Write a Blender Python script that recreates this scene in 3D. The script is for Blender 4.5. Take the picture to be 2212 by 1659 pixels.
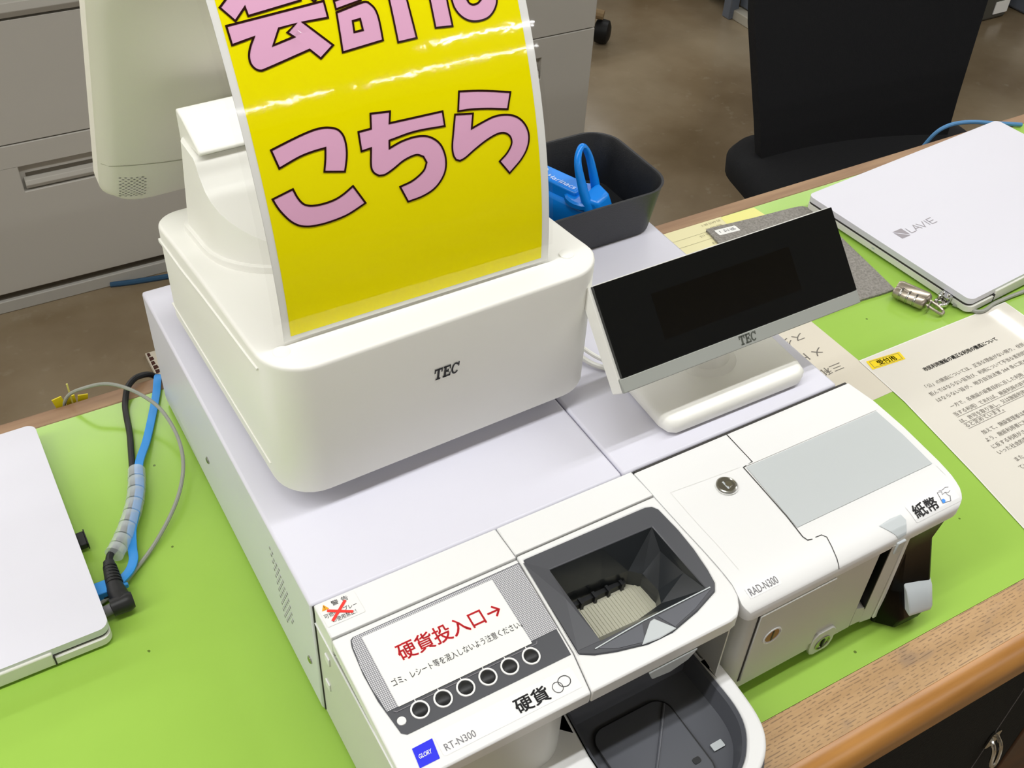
import bpy, bmesh, math, random
from mathutils import Matrix, Vector

for o in list(bpy.data.objects):
    bpy.data.objects.remove(o, do_unlink=True)
SC = bpy.context.scene
COL = SC.collection
random.seed(7)

# ---------------------------------------------------------------- camera
# world: z = 0 is the counter top, x runs along the counter, y away from the viewer
cam_d = bpy.data.cameras.new('camera')
cam = bpy.data.objects.new('camera', cam_d)
COL.objects.link(cam)
CAM_R = ((0.861614, -0.505436, 0.047052), (-0.311897, -0.600247, -0.736494), (0.400484, 0.619879, -0.674806))
right, down, fwd = (Vector(r) for r in CAM_R)
right = down.cross(fwd).normalized()
m = Matrix.Identity(4)
for i in range(3):
    m[i][0] = right[i]; m[i][1] = -down[i]; m[i][2] = -fwd[i]
m[0][3], m[1][3], m[2][3] = -0.12441, -0.41494, 0.71546
cam.matrix_world = m
cam_d.sensor_fit = 'HORIZONTAL'
cam_d.sensor_width = 36.0
cam_d.lens = 2352.25 / 2212.0 * 36.0
cam_d.clip_start = 0.02
SC.camera = cam

# ---------------------------------------------------------------- world, lamps, exposure
w = bpy.data.worlds.new('world'); SC.world = w; w.use_nodes = True
w.node_tree.nodes['Background'].inputs[0].default_value = (1.0, 0.97, 0.92, 1)
w.node_tree.nodes['Background'].inputs[1].default_value = 0.36

def ceiling_tube(x, y, length, power, width=0.045, turn=False):
    ld = bpy.data.lights.new('fluorescent_tube', 'AREA')
    ld.shape = 'RECTANGLE'; ld.size = length; ld.size_y = width
    ld.energy = power; ld.color = (0.985, 0.99, 1.0)
    lo = bpy.data.objects.new('fluorescent_tube', ld); COL.objects.link(lo)
    lo.location = (x, y, 1.87)
    if turn: lo.rotation_euler = (0, 0, math.pi / 2)
for yy, pw in ((-0.15, 7.6), (-0.01, 7.6), (2.5, 6.5), (2.66, 6.5), (4.9, 6.5), (5.06, 6.5)):     # twin-tube rows over the office side
    for xx in (-3.3, -2.6, -1.3, 0.0, 1.3, 2.6, 3.9):
        ceiling_tube(xx, yy, 1.15 if xx > -3 else 0.6, pw * (1.3 if xx < -1 and yy < 1 else 1.0))  # left-end tubes added and left power raised to fill left-facing sides
for yy, pw, xs in ((-2.85, 12.0, (2.25, 3.5)), (-3.7, 12.0, (-1.7, -0.4, 0.95, 2.25, 3.5))):          # single tubes over the visitor side
    for xx in xs:
        ceiling_tube(xx, yy, 1.15, pw)
for xx in (3.30, 3.55):                                        # twin tube turned across, right of the counter
    ceiling_tube(xx, 1.35, 1.15, 3.0, turn=True)
SC.view_settings.view_transform = 'Standard'
SC.view_settings.look = 'None'
SC.view_settings.gamma = 1.0
SC.view_settings.use_curve_mapping = False
SC.view_settings.exposure = -0.30

# ---------------------------------------------------------------- materials
MATS = {}
def lin(c):
    if isinstance(c, str):
        c = tuple(int(c[i:i + 2], 16) / 255 for i in (0, 2, 4))
    return tuple((v / 12.92 if v <= 0.04045 else ((v + 0.055) / 1.055) ** 2.4) for v in c) + (1.0,)
def mat(name, col, rough=0.5, metal=0.0, spec=0.5, noise=None, bump=None, coat=0.0, alpha=None, trans=0.0, ior=1.45):
    """noise=(scale, amount, stretch) varies the colour, bump=(scale, strength, stretch) the relief"""
    if name in MATS: return MATS[name]
    mt = bpy.data.materials.new(name); mt.use_nodes = True
    nt = mt.node_tree; b = nt.nodes['Principled BSDF']
    b.inputs['Base Color'].default_value = lin(col)
    b.inputs['Roughness'].default_value = rough
    b.inputs['Metallic'].default_value = metal
    b.inputs['Specular IOR Level'].default_value = spec
    b.inputs['IOR'].default_value = ior
    b.inputs['Coat Weight'].default_value = coat
    b.inputs['Transmission Weight'].default_value = trans
    if coat: b.inputs['Coat Roughness'].default_value = 0.08
    if alpha is not None: b.inputs['Alpha'].default_value = alpha
    tc = None
    def coords(stretch):
        nonlocal tc
        if tc is None: tc = nt.nodes.new('ShaderNodeTexCoord')
        mp = nt.nodes.new('ShaderNodeMapping'); mp.inputs['Scale'].default_value = stretch
        nt.links.new(tc.outputs['Object'], mp.inputs[0]); return mp
    if noise:
        sc_, am, st = (tuple(noise) + ((1, 1, 1),))[:3]
        nz = nt.nodes.new('ShaderNodeTexNoise'); nz.inputs['Scale'].default_value = sc_; nz.inputs['Detail'].default_value = 5
        nt.links.new(coords(st).outputs[0], nz.inputs['Vector'])
        rp = nt.nodes.new('ShaderNodeValToRGB')
        c = lin(col)
        rp.color_ramp.elements[0].position = 0.3; rp.color_ramp.elements[1].position = 0.7
        rp.color_ramp.elements[0].color = tuple(v * (1 - am) for v in c[:3]) + (1,)
        rp.color_ramp.elements[1].color = tuple(min(1, v * (1 + am)) for v in c[:3]) + (1,)
        nt.links.new(nz.outputs['Fac'], rp.inputs[0]); nt.links.new(rp.outputs[0], b.inputs['Base Color'])
    if bump:
        sc_, am, st = (tuple(bump) + ((1, 1, 1),))[:3]
        nz = nt.nodes.new('ShaderNodeTexNoise'); nz.inputs['Scale'].default_value = sc_; nz.inputs['Detail'].default_value = 3
        nt.links.new(coords(st).outputs[0], nz.inputs['Vector'])
        bp = nt.nodes.new('ShaderNodeBump'); bp.inputs['Strength'].default_value = am; bp.inputs['Distance'].default_value = 0.001
        nt.links.new(nz.outputs['Fac'], bp.inputs['Height']); nt.links.new(bp.outputs[0], b.inputs['Normal'])
    MATS[name] = mt
    return mt

def wood_mat(name, base, dark, rough, dashes=True, spots=None):
    mt = bpy.data.materials.new(name); mt.use_nodes = True
    nt = mt.node_tree; b = nt.nodes['Principled BSDF']; b.inputs['Roughness'].default_value = rough
    tc = nt.nodes.new('ShaderNodeTexCoord')
    def nz(scale, st, det=4):
        mp = nt.nodes.new('ShaderNodeMapping'); mp.inputs['Scale'].default_value = st
        nt.links.new(tc.outputs['Object'], mp.inputs[0])
        n = nt.nodes.new('ShaderNodeTexNoise'); n.inputs['Scale'].default_value = scale; n.inputs['Detail'].default_value = det
        nt.links.new(mp.outputs[0], n.inputs['Vector']); return n
    def ramp(n, p0, c0, p1, c1):
        r = nt.nodes.new('ShaderNodeValToRGB'); r.color_ramp.elements[0].position = p0; r.color_ramp.elements[1].position = p1
        r.color_ramp.elements[0].color = c0; r.color_ramp.elements[1].color = c1
        nt.links.new(n.outputs['Fac'], r.inputs[0]); return r
    def mix(kind, fac, a, bb):
        mx = nt.nodes.new('ShaderNodeMix'); mx.data_type = 'RGBA'; mx.blend_type = kind
        if isinstance(fac, float): mx.inputs[0].default_value = fac
        else: nt.links.new(fac, mx.inputs[0])
        nt.links.new(a, mx.inputs[6]); nt.links.new(bb, mx.inputs[7]); return mx.outputs[2]
    g = ramp(nz(6, (1.2, 14, 8)), 0.35, lin(dark), 0.7, lin(base)).outputs[0]
    if spots:
        s_ = ramp(nz(26, (0.7, 1.6, 1)), 0.56, (0, 0, 0, 1), 0.68, (1, 1, 1, 1)).outputs[0]
        rgb = nt.nodes.new('ShaderNodeRGB'); rgb.outputs[0].default_value = lin(spots)
        f_ = nt.nodes.new('ShaderNodeMath'); f_.operation = 'MULTIPLY'; f_.inputs[1].default_value = 0.55
        nt.links.new(s_, f_.inputs[0])
        g = mix('MIX', f_.outputs[0], g, rgb.outputs[0])
    if dashes:
        # open oak pores: short dark dashes in rows that run with the grain
        sp = nt.nodes.new('ShaderNodeSeparateXYZ'); nt.links.new(tc.outputs['Object'], sp.inputs[0])
        wv = nz(30, (0.5, 1.0, 1.0), 2)
        def math_(op, a_, b_=None, c_=None):
            n_ = nt.nodes.new('ShaderNodeMath'); n_.operation = op
            for i_, v_ in enumerate((a_, b_, c_)):
                if v_ is None: continue
                if isinstance(v_, (int, float)): n_.inputs[i_].default_value = v_
                else: nt.links.new(v_, n_.inputs[i_])
            return n_.outputs[0]
        ph = math_('MULTIPLY_ADD', wv.outputs['Fac'], 9.0, math_('MULTIPLY', sp.outputs['Y'], 6.2832 / 0.0026))
        row = math_('SMOOTH_MIN', math_('MULTIPLY_ADD', math_('SINE', ph), 1.1, -0.15), 1.0, 0.1)
        ds = ramp(nz(150, (1.25, 3.0, 1), 1), 0.46, (0, 0, 0, 1), 0.56, (1, 1, 1, 1))
        k_ = math_('MULTIPLY', math_('MAXIMUM', row, 0.0), ds.outputs[0])
        k_ = math_('MULTIPLY', k_, 0.66)
        dk = nt.nodes.new('ShaderNodeRGB'); dk.outputs[0].default_value = lin('5b4331')
        g = mix('MIX', k_, g, dk.outputs[0])
    nt.links.new(g, b.inputs['Base Color'])
    MATS[name] = mt
    return mt

def floor_mat():
    mt = bpy.data.materials.new('polished_concrete'); mt.use_nodes = True
    nt = mt.node_tree; b = nt.nodes['Principled BSDF']
    tc = nt.nodes.new('ShaderNodeTexCoord')
    def nz(scale, det=6):
        n = nt.nodes.new('ShaderNodeTexNoise'); n.inputs['Scale'].default_value = scale; n.inputs['Detail'].default_value = det
        nt.links.new(tc.outputs['Object'], n.inputs['Vector']); return n
    r = nt.nodes.new('ShaderNodeValToRGB')
    r.color_ramp.elements[0].position = 0.32; r.color_ramp.elements[0].color = lin('6a5a42')
    r.color_ramp.elements[1].position = 0.72; r.color_ramp.elements[1].color = lin('998b73')
    e = r.color_ramp.elements.new(0.5); e.color = lin('82725a')
    nt.links.new(nz(2.4).outputs['Fac'], r.inputs[0])
    r2 = nt.nodes.new('ShaderNodeValToRGB')
    r2.color_ramp.elements[0].position = 0.62; r2.color_ramp.elements[0].color = (0, 0, 0, 1)
    r2.color_ramp.elements[1].position = 0.75; r2.color_ramp.elements[1].color = (1, 1, 1, 1)
    nt.links.new(nz(38).outputs['Fac'], r2.inputs[0])
    mx = nt.nodes.new('ShaderNodeMix'); mx.data_type = 'RGBA'
    ff = nt.nodes.new('ShaderNodeMath'); ff.operation = 'MULTIPLY'; ff.inputs[1].default_value = 0.3
    nt.links.new(r2.outputs[0], ff.inputs[0]); nt.links.new(ff.outputs[0], mx.inputs[0])
    nt.links.new(r.outputs[0], mx.inputs[6]); mx.inputs[7].default_value = lin('9c937f')
    nt.links.new(mx.outputs[2], b.inputs['Base Color'])
    rr = nt.nodes.new('ShaderNodeMapRange'); rr.inputs[3].default_value = 0.12; rr.inputs[4].default_value = 0.32
    nt.links.new(nz(5).outputs['Fac'], rr.inputs[0]); nt.links.new(rr.outputs[0], b.inputs['Roughness'])
    MATS['floor'] = mt
    return mt

def green_mat():
    mt = bpy.data.materials.new('green_desk_mat'); mt.use_nodes = True
    nt = mt.node_tree; b = nt.nodes['Principled BSDF']
    tc = nt.nodes.new('ShaderNodeTexCoord')
    n1 = nt.nodes.new('ShaderNodeTexNoise'); n1.inputs['Scale'].default_value = 5; n1.inputs['Detail'].default_value = 4
    nt.links.new(tc.outputs['Object'], n1.inputs['Vector'])
    r = nt.nodes.new('ShaderNodeValToRGB')
    r.color_ramp.elements[0].position = 0.3; r.color_ramp.elements[0].color = lin('99c24e')
    r.color_ramp.elements[1].position = 0.75; r.color_ramp.elements[1].color = lin('a3cc55')
    nt.links.new(n1.outputs['Fac'], r.inputs[0])
    # scattered dark specks of grit under the film
    v = nt.nodes.new('ShaderNodeTexVoronoi'); v.inputs['Scale'].default_value = 42
    nt.links.new(tc.outputs['Object'], v.inputs['Vector'])
    n2 = nt.nodes.new('ShaderNodeTexNoise'); n2.inputs['Scale'].default_value = 19
    nt.links.new(tc.outputs['Object'], n2.inputs['Vector'])
    lt = nt.nodes.new('ShaderNodeMath'); lt.operation = 'LESS_THAN'; lt.inputs[1].default_value = 0.055
    nt.links.new(v.outputs['Distance'], lt.inputs[0])
    gt = nt.nodes.new('ShaderNodeMath'); gt.operation = 'GREATER_THAN'; gt.inputs[1].default_value = 0.6
    nt.links.new(n2.outputs['Fac'], gt.inputs[0])
    mu = nt.nodes.new('ShaderNodeMath'); mu.operation = 'MULTIPLY'
    nt.links.new(lt.outputs[0], mu.inputs[0]); nt.links.new(gt.outputs[0], mu.inputs[1])
    mx = nt.nodes.new('ShaderNodeMix'); mx.data_type = 'RGBA'
    f_ = nt.nodes.new('ShaderNodeMath'); f_.operation = 'MULTIPLY'; f_.inputs[1].default_value = 0.75
    nt.links.new(mu.outputs[0], f_.inputs[0]); nt.links.new(f_.outputs[0], mx.inputs[0])
    nt.links.new(r.outputs[0], mx.inputs[6]); mx.inputs[7].default_value = lin('3d4a14')
    nt.links.new(mx.outputs[2], b.inputs['Base Color'])
    b.inputs['Roughness'].default_value = 0.22
    MATS['green'] = mt
    return mt

M_GREEN = green_mat(); M_FLOOR = floor_mat()
M_OAK = wood_mat('oak_edge', 'c8a273', 'b38d5d', 0.45, True, '8f7863')
M_OAKN = wood_mat('oak_nosing', 'c48c4a', 'a26e33', 0.32, False)
M_REAR = wood_mat('rear_edge', 'a98867', '8d6c50', 0.5, False)
M_BROWN = wood_mat('brown_post', '5a3416', '43250e', 0.45, False)
M_CASE = mat('case_white', 'dcdbe6', 0.35)                 # painted sheet metal, faintly lilac
M_WHITE = mat('plastic_white', 'eaeae9', 0.38)
M_SHADED = mat('plastic_white_shaded', 'd3d3cd', 0.4)  # white plastic again, greyed so the housings' shade sits in the colour
M_CREAM = mat('plastic_cream', 'f2f1ea', 0.42)
M_MONI = mat('monitor_shell', 'efebe0', 0.5)
M_SILVER = mat('silver_paint', 'a1a49e', 0.4, 0.25)
M_GREYP = mat('grey_label', 'c3c8c9', 0.3)
M_BLACK = mat('black_plastic', '17181a', 0.42)
M_HOP = mat('hopper_plastic', '4a4b50', 0.38)
M_HOPIN = mat('hopper_inner', '2e3134', 0.25)
M_BOWL = mat('bowl_plastic', '585a60', 0.3)
M_GLASS = mat('black_glass', '0a0d10', 0.06)
M_SCREEN = mat('screen_window', '020203', 0.12)
M_SEAM = mat('seam_shadow', '3a3836', 0.8)
M_SEAML = mat('seam_light', 'b9b8b4', 0.6)
M_INK = mat('ink_black', '2b2a2c', 0.6)
M_GREYINK = mat('ink_grey', '77757a', 0.6)
M_SOFTINK = mat('ink_soft', '736d66', 0.7)
M_RED = mat('ink_red', 'e2222e', 0.5)
M_STRONGRED = mat('sticker_red', 'f0372f', 0.5)
M_BLUELOGO = mat('logo_blue', '0a16e6', 0.4)
M_YEL = mat('paper_yellow', 'fbee00', 0.045, bump=(60, 0.10))
M_PINK = mat('print_pink', 'edb4d6', 0.045, bump=(60, 0.10))
M_OUT = mat('print_outline', '2a0f0d', 0.1)
M_PAPER = mat('paper_white', 'eeeeea', 0.5)
M_DOC = mat('paper_document', 'e9e4d9', 0.35)
M_BEIGE = mat('paper_beige', 'ddd5c4', 0.4)
M_CREAMP = mat('paper_cream', 'e6dfb0', 0.5)
M_PALEY = mat('paper_pale_yellow', 'ece78f', 0.5)
M_LABYEL = mat('label_yellow', 'f7d90c', 0.35)
M_ORANGE = mat('warning_orange', 'e8a21c', 0.5)
M_STEEL = mat('steel', 'a9a7a0', 0.25, 1.0)
M_CHROME = mat('chrome', 'd8d8d6', 0.08, 1.0)
M_NICKEL = mat('satin_nickel', 'b6ac9e', 0.32, 0.85)
M_BELT = mat('belt_cream', 'c6c4b0', 0.6)
M_LAP = mat('laptop_white', 'dfdee7', 0.4)
M_LAPS = mat('laptop_side', 'e6e6dc', 0.4)
M_CAB = mat('cabinet_grey', 'bcb8af', 0.45)
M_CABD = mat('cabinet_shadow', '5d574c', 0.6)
M_CHAIR = mat('chair_mesh', '07080c', 0.95, bump=(900, 0.6, (1, 1, 1)))
M_CHAIRP = mat('chair_plastic', '0c0d10', 0.5)
M_TRAY = mat('tray_black', '1c1d20', 0.45, bump=(700, 0.15))
M_BLUE = mat('stapler_blue', '0a84e8', 0.25)
M_CABLEB = mat('strap_blue', '2f8fdc', 0.4)
M_CORD = mat('cord_black', '1b1b1c', 0.45)
M_WIRE = mat('wire_grey', '9b9d93', 0.45)
M_FELT = mat('felt_grey', '8a8680', 0.95, noise=(420, 0.28), bump=(500, 0.5))
M_STEELBLUE = mat('steel_blue', '6d7480', 0.45)
M_CARD = mat('cardboard', '9a8260', 0.8)
M_DARKBOX = mat('dark_box', '4c4a42', 0.7)
M_CARPET = mat('dark_panel', '10110f', 0.95, noise=(300, 0.6), bump=(400, 0.6))
M_SPIRAL = mat('spiral_wrap', 'e8eeee', 0.25, alpha=0.38)
M_TRANSL = mat('translucent_grey', 'c9d0d3', 0.25, alpha=0.9)
M_SMOKE = mat('smoked_clear', '050505', 0.3, alpha=0.98, spec=0.12)
def film_mat(name, rough, gain=1.0):
    mt = bpy.data.materials.new(name); mt.use_nodes = True; nt = mt.node_tree; nt.nodes.clear()
    out = nt.nodes.new('ShaderNodeOutputMaterial'); tr = nt.nodes.new('ShaderNodeBsdfTransparent'); gl = nt.nodes.new('ShaderNodeBsdfGlossy')
    gl.inputs['Roughness'].default_value = rough
    fr = nt.nodes.new('ShaderNodeFresnel'); fr.inputs['IOR'].default_value = 1.5
    tc = nt.nodes.new('ShaderNodeTexCoord'); nz = nt.nodes.new('ShaderNodeTexNoise'); nz.inputs['Scale'].default_value = 55; nz.inputs['Detail'].default_value = 3
    bp = nt.nodes.new('ShaderNodeBump'); bp.inputs['Strength'].default_value = 0.10; bp.inputs['Distance'].default_value = 0.001
    nt.links.new(tc.outputs['Object'], nz.inputs['Vector']); nt.links.new(nz.outputs['Fac'], bp.inputs['Height']); nt.links.new(bp.outputs[0], gl.inputs['Normal'])
    mx = nt.nodes.new('ShaderNodeMixShader')
    nt.links.new(fr.outputs[0], mx.inputs[0]); nt.links.new(tr.outputs[0], mx.inputs[1]); nt.links.new(gl.outputs[0], mx.inputs[2]); nt.links.new(mx.outputs[0], out.inputs[0])
    MATS[name] = mt
    return mt
M_FILM = film_mat('laminate_film', 0.04)
M_GREYCAP = mat('grey_cap', 'c2c8ca', 0.3)
M_WARM = mat('brass_warm', '9a6f48', 0.4, 0.5)

# ---------------------------------------------------------------- helpers
XF = Matrix.Identity(4)          # transform applied to every vertex of the thing being built
def yaw_at(cx, cy, deg, z=0.0):
    return Matrix.Translation((cx, cy, z)) @ Matrix.Rotation(math.radians(deg), 4, 'Z')

ROOTLOC = {}
def thing(name, label, cat, loc, group=None):
    o = bpy.data.objects.new(name, None); COL.objects.link(o)
    o.empty_display_size = 0.02
    wl = XF @ Vector(loc)
    o.location = wl; o['label'] = label; o['category'] = cat
    if group: o['group'] = group
    ROOTLOC[o.name] = wl
    return o

def root_of(o):
    while o.parent: o = o.parent
    return o

def add(name, bm, material, parent=None, bevel=0.0, seg=2, smooth=35, label=None, kind=None, cat=None, group=None, loc=None, world=False):
    """links a bmesh as one object; a child is stored relative to its thing's base"""
    me = bpy.data.meshes.new(name)
    bmesh.ops.recalc_face_normals(bm, faces=bm.faces)
    if not world: bm.transform(XF)
    if parent is not None:
        off = ROOTLOC[root_of(parent).name]
    else:
        off = (XF @ Vector(loc)) if loc is not None else Vector((0, 0, 0))
    bm.transform(Matrix.Translation(-off))
    bm.to_mesh(me); bm.free()
    me.materials.append(material)
    if smooth:
        me.shade_smooth(); me.set_sharp_from_angle(angle=math.radians(smooth))
    o = bpy.data.objects.new(name, me); COL.objects.link(o)
    if parent is not None: o.parent = parent
    else:
        o.location = off; ROOTLOC[o.name] = off
    if bevel:
        md = o.modifiers.new('bevel', 'BEVEL'); md.width = bevel; md.segments = seg
        md.limit_method = 'ANGLE'; md.angle_limit = math.radians(40)
    if label: o['label'] = label
    if kind: o['kind'] = kind
    if cat: o['category'] = cat
    if group: o['group'] = group
    return o

def box(x0, x1, y0, y1, z0, z1, bm=None, M=None):
    bm = bm or bmesh.new()
    vs = [Vector(p) for p in ((x0, y0, z0), (x1, y0, z0), (x1, y1, z0), (x0, y1, z0), (x0, y0, z1), (x1, y0, z1), (x1, y1, z1), (x0, y1, z1))]
    v = [bm.verts.new(M @ p if M else p) for p in vs]
    for f in ((0, 3, 2, 1), (4, 5, 6, 7), (0, 1, 5, 4), (1, 2, 6, 5), (2, 3, 7, 6), (3, 0, 4, 7)):
        bm.faces.new([v[i] for i in f])
    return bm

def dedupe(pts, eps=1e-6):
    out = []
    for p in pts:
        if not out or (Vector(p) - Vector(out[-1])).length > eps: out.append(p)
    if len(out) > 1 and (Vector(out[0]) - Vector(out[-1])).length <= eps: out.pop()
    return out

def plate(outer, holes, f, thick, bm=None):
    """solid plate: outline with holes in 2-D, f(a, b, depth) -> 3-D"""
    bm = bm or bmesh.new()
    tmp = bmesh.new(); edges = []
    for lp in [outer] + list(holes):
        lp = dedupe(lp)
        vs = [tmp.verts.new((p[0], p[1], 0)) for p in lp]
        for i in range(len(vs)): edges.append(tmp.edges.new((vs[i], vs[(i + 1) % len(vs)])))
    bmesh.ops.triangle_fill(tmp, use_beauty=True, use_dissolve=False, edges=edges)
    tmp.verts.index_update()
    top = [bm.verts.new(f(v.co.x, v.co.y, 0.0)) for v in tmp.verts]
    if thick:
        bot = [bm.verts.new(f(v.co.x, v.co.y, thick)) for v in tmp.verts]
    for fc in tmp.faces:
        ids = [v.index for v in fc.verts]
        bm.faces.new([top[i] for i in ids])
        if thick: bm.faces.new([bot[i] for i in reversed(ids)])
    if thick:
        for e in edges:
            if len(e.link_faces) == 1:
                a, b = e.verts[0].index, e.verts[1].index
                bm.faces.new((top[a], top[b], bot[b], bot[a]))
    tmp.free()
    return bm

def flat(z):                      # plan view plate whose top is at z
    return lambda a, b, d: (a, b, z - d)

def frame(o, xd, yd, lift=0.0):   # plate in the plane through o spanned by xd, yd; thickness goes behind it
    o = Vector(o); xd = Vector(xd).normalized(); yd = Vector(yd).normalized(); n = xd.cross(yd).normalized()
    return lambda a, b, d=0.0: tuple(o + xd * a + yd * b + n * (lift - d))

def extrude_x(prof, x0, x1, bm=None):   # profile in (y, z) swept along x
    return plate(prof, [], lambda a, b, d: (x0 + d, a, b), x1 - x0, bm)

def rr(x0, x1, y0, y1, r, seg=8):
    """rounded rectangle; r = one radius or (bl, br, tr, tl)"""
    if not isinstance(r, (tuple, list)): r = (r,) * 4
    cs = ((x0 + r[0], y0 + r[0], 180, r[0]), (x1 - r[1], y0 + r[1], 270, r[1]), (x1 - r[2], y1 - r[2], 0, r[2]), (x0 + r[3], y1 - r[3], 90, r[3]))
    pts = []
    for cx, cy, a0, rad in cs:
        n = seg if rad > 0 else 0
        for k in range(n + 1):
            a = math.radians(a0 + (90 * k / n if n else 0))
            pts.append((cx + rad * math.cos(a), cy + rad * math.sin(a)))
    return pts

def circ(cx, cy, r, n=24, ry=None):
    return [(cx + r * math.cos(2 * math.pi * k / n), cy + (ry or r) * math.sin(2 * math.pi * k / n)) for k in range(n)]

def catmull(pts, n=6, closed=False):
    P = [Vector(p) for p in pts]; out = []
    N = len(P); rng = range(N if closed else N - 1)
    for i in rng:
        p0 = P[(i - 1) % N] if closed or i > 0 else P[0] * 2 - P[1]
        p1 = P[i]; p2 = P[(i + 1) % N]
        p3 = P[(i + 2) % N] if closed or i + 2 < N else P[-1] * 2 - P[-2]
        for k in range(n):
            t = k / n
            out.append(0.5 * ((2 * p1) + (-p0 + p2) * t + (2 * p0 - 5 * p1 + 4 * p2 - p3) * t * t + (-p0 + 3 * p1 - 3 * p2 + p3) * t ** 3))
    if not closed: out.append(P[-1])
    return out

def tube(pts, r, seg=10, n=6, bm=None, smooth=True, closed=False, flatten=None):
    """tube along points; r a number or list over points; flatten=(w, h, upvector) gives a strap section"""
    bm = bm or bmesh.new()
    P = catmull(pts, n, closed) if smooth else [Vector(p) for p in pts]
    N = len(P); rings = []
    def rad(i):
        if isinstance(r, (list, tuple)):
            t = i / max(1, N - 1) * (len(r) - 1); k = min(int(t), len(r) - 2); return r[k] + (r[k + 1] - r[k]) * (t - k)
        return r
    up = None
    for i in range(N):
        a = P[(i - 1) % N] if (closed or i > 0) else P[i]
        b = P[(i + 1) % N] if (closed or i < N - 1) else P[i]
        t = (b - a).normalized()
        if up is None:
            up = Vector((0, 0, 1)) if abs(t.z) < 0.9 else Vector((1, 0, 0))
        up = (up - t * up.dot(t)).normalized()
        if flatten: 
            u2 = Vector(flatten[2]); up = (u2 - t * u2.dot(t)).normalized()
        s = t.cross(up).normalized()
        ring = []
        for k in range(seg):
            an = 2 * math.pi * k / seg
            if flatten:
                cx, sy = math.cos(an), math.sin(an)
                q = s * (flatten[0] / 2 * math.copysign(abs(cx) ** 0.4, cx)) + up * (flatten[1] / 2 * math.copysign(abs(sy) ** 0.4, sy))
            else:
                q = (s * math.cos(an) + up * math.sin(an)) * rad(i)
            ring.append(bm.verts.new(P[i] + q))
        rings.append(ring)
    M = N if closed else N - 1
    for i in range(M):
        A, B = rings[i], rings[(i + 1) % N]
        for k in range(seg):
            bm.faces.new((A[k], A[(k + 1) % seg], B[(k + 1) % seg], B[k]))
    if not closed:
        bm.faces.new(list(reversed(rings[0]))); bm.faces.new(rings[-1])
    return bm

def loft(rings, bm=None, cap0=True, cap1=True):
    bm = bm or bmesh.new()
    R_ = [[bm.verts.new(p) for p in rg] for rg in rings]
    for A, B in zip(R_, R_[1:]):
        n = len(A)
        for k in range(n):
            bm.faces.new((A[k], A[(k + 1) % n], B[(k + 1) % n], B[k]))
    if cap0: bm.faces.new(list(reversed(R_[0])))
    if cap1: bm.faces.new(R_[-1])
    return bm

def lathe(prof, f, n=28, bm=None):     # prof (r, h); f(x, y, h) -> 3-D
    return loft([[f(r * math.cos(2 * math.pi * k / n), r * math.sin(2 * math.pi * k / n), h) for k in range(n)] for r, h in prof], bm)

def stations(x0, x1, y0, y1, rf, rb, inset=0.0, nc=8, nm=14):
    """plan outline of a rounded rectangle as rows (y, xl, xr); rf front and rb back corner radius"""
    x0 += inset; x1 -= inset; y0 += inset; y1 -= inset
    rf = max(rf - inset, 0.0005); rb = max(rb - inset, 0.0005); rows = []
    for k in range(nc + 1):
        a = math.pi / 2 * k / nc
        rows.append((y0 + rf * (1 - math.cos(a)), x0 + rf * (1 - math.sin(a)), x1 - rf * (1 - math.sin(a))))
    for k in range(1, nm):
        rows.append((y0 + rf + (y1 - rb - y0 - rf) * k / nm, x0, x1))
    for k in range(nc + 1):
        a = math.pi / 2 * (1 - k / nc)
        rows.append((y1 - rb * (1 - math.cos(a)), x0 + rb * (1 - math.sin(a)), x1 - rb * (1 - math.sin(a))))
    return rows

def station_solid(rings, bm=None):
    """rings = [(rows, zfun)] from bottom to top; both caps are ruled across x so they may slope or curve in y"""
    bm = bm or bmesh.new(); R_ = []
    for rows, zf in rings:
        L = [bm.verts.new((xl, y, zf(y))) for y, xl, xr in rows]
        Rr = [bm.verts.new((xr, y, zf(y))) for y, xl, xr in rows]
        R_.append((L, Rr))
    for (L0, R0), (L1, R1) in zip(R_, R_[1:]):
        for k in range(len(L0) - 1):
            bm.faces.new((L0[k], L1[k], L1[k + 1], L0[k + 1]))
            bm.faces.new((R0[k], R0[k + 1], R1[k + 1], R1[k]))
        bm.faces.new((L0[0], R0[0], R1[0], L1[0]))
        bm.faces.new((L0[-1], L1[-1], R1[-1], R0[-1]))
    for (L, Rr) in (R_[0], R_[-1]):
        for k in range(len(L) - 1):
            bm.faces.new((L[k], L[k + 1], Rr[k + 1], Rr[k]))
    return bm

def interp(tab):
    def f(t):
        if t <= tab[0][0]: return tab[0][1]
        for (a, va), (b, vb) in zip(tab, tab[1:]):
            if t <= b: return va + (vb - va) * (t - a) / (b - a)
        return tab[-1][1]
    return f

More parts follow.
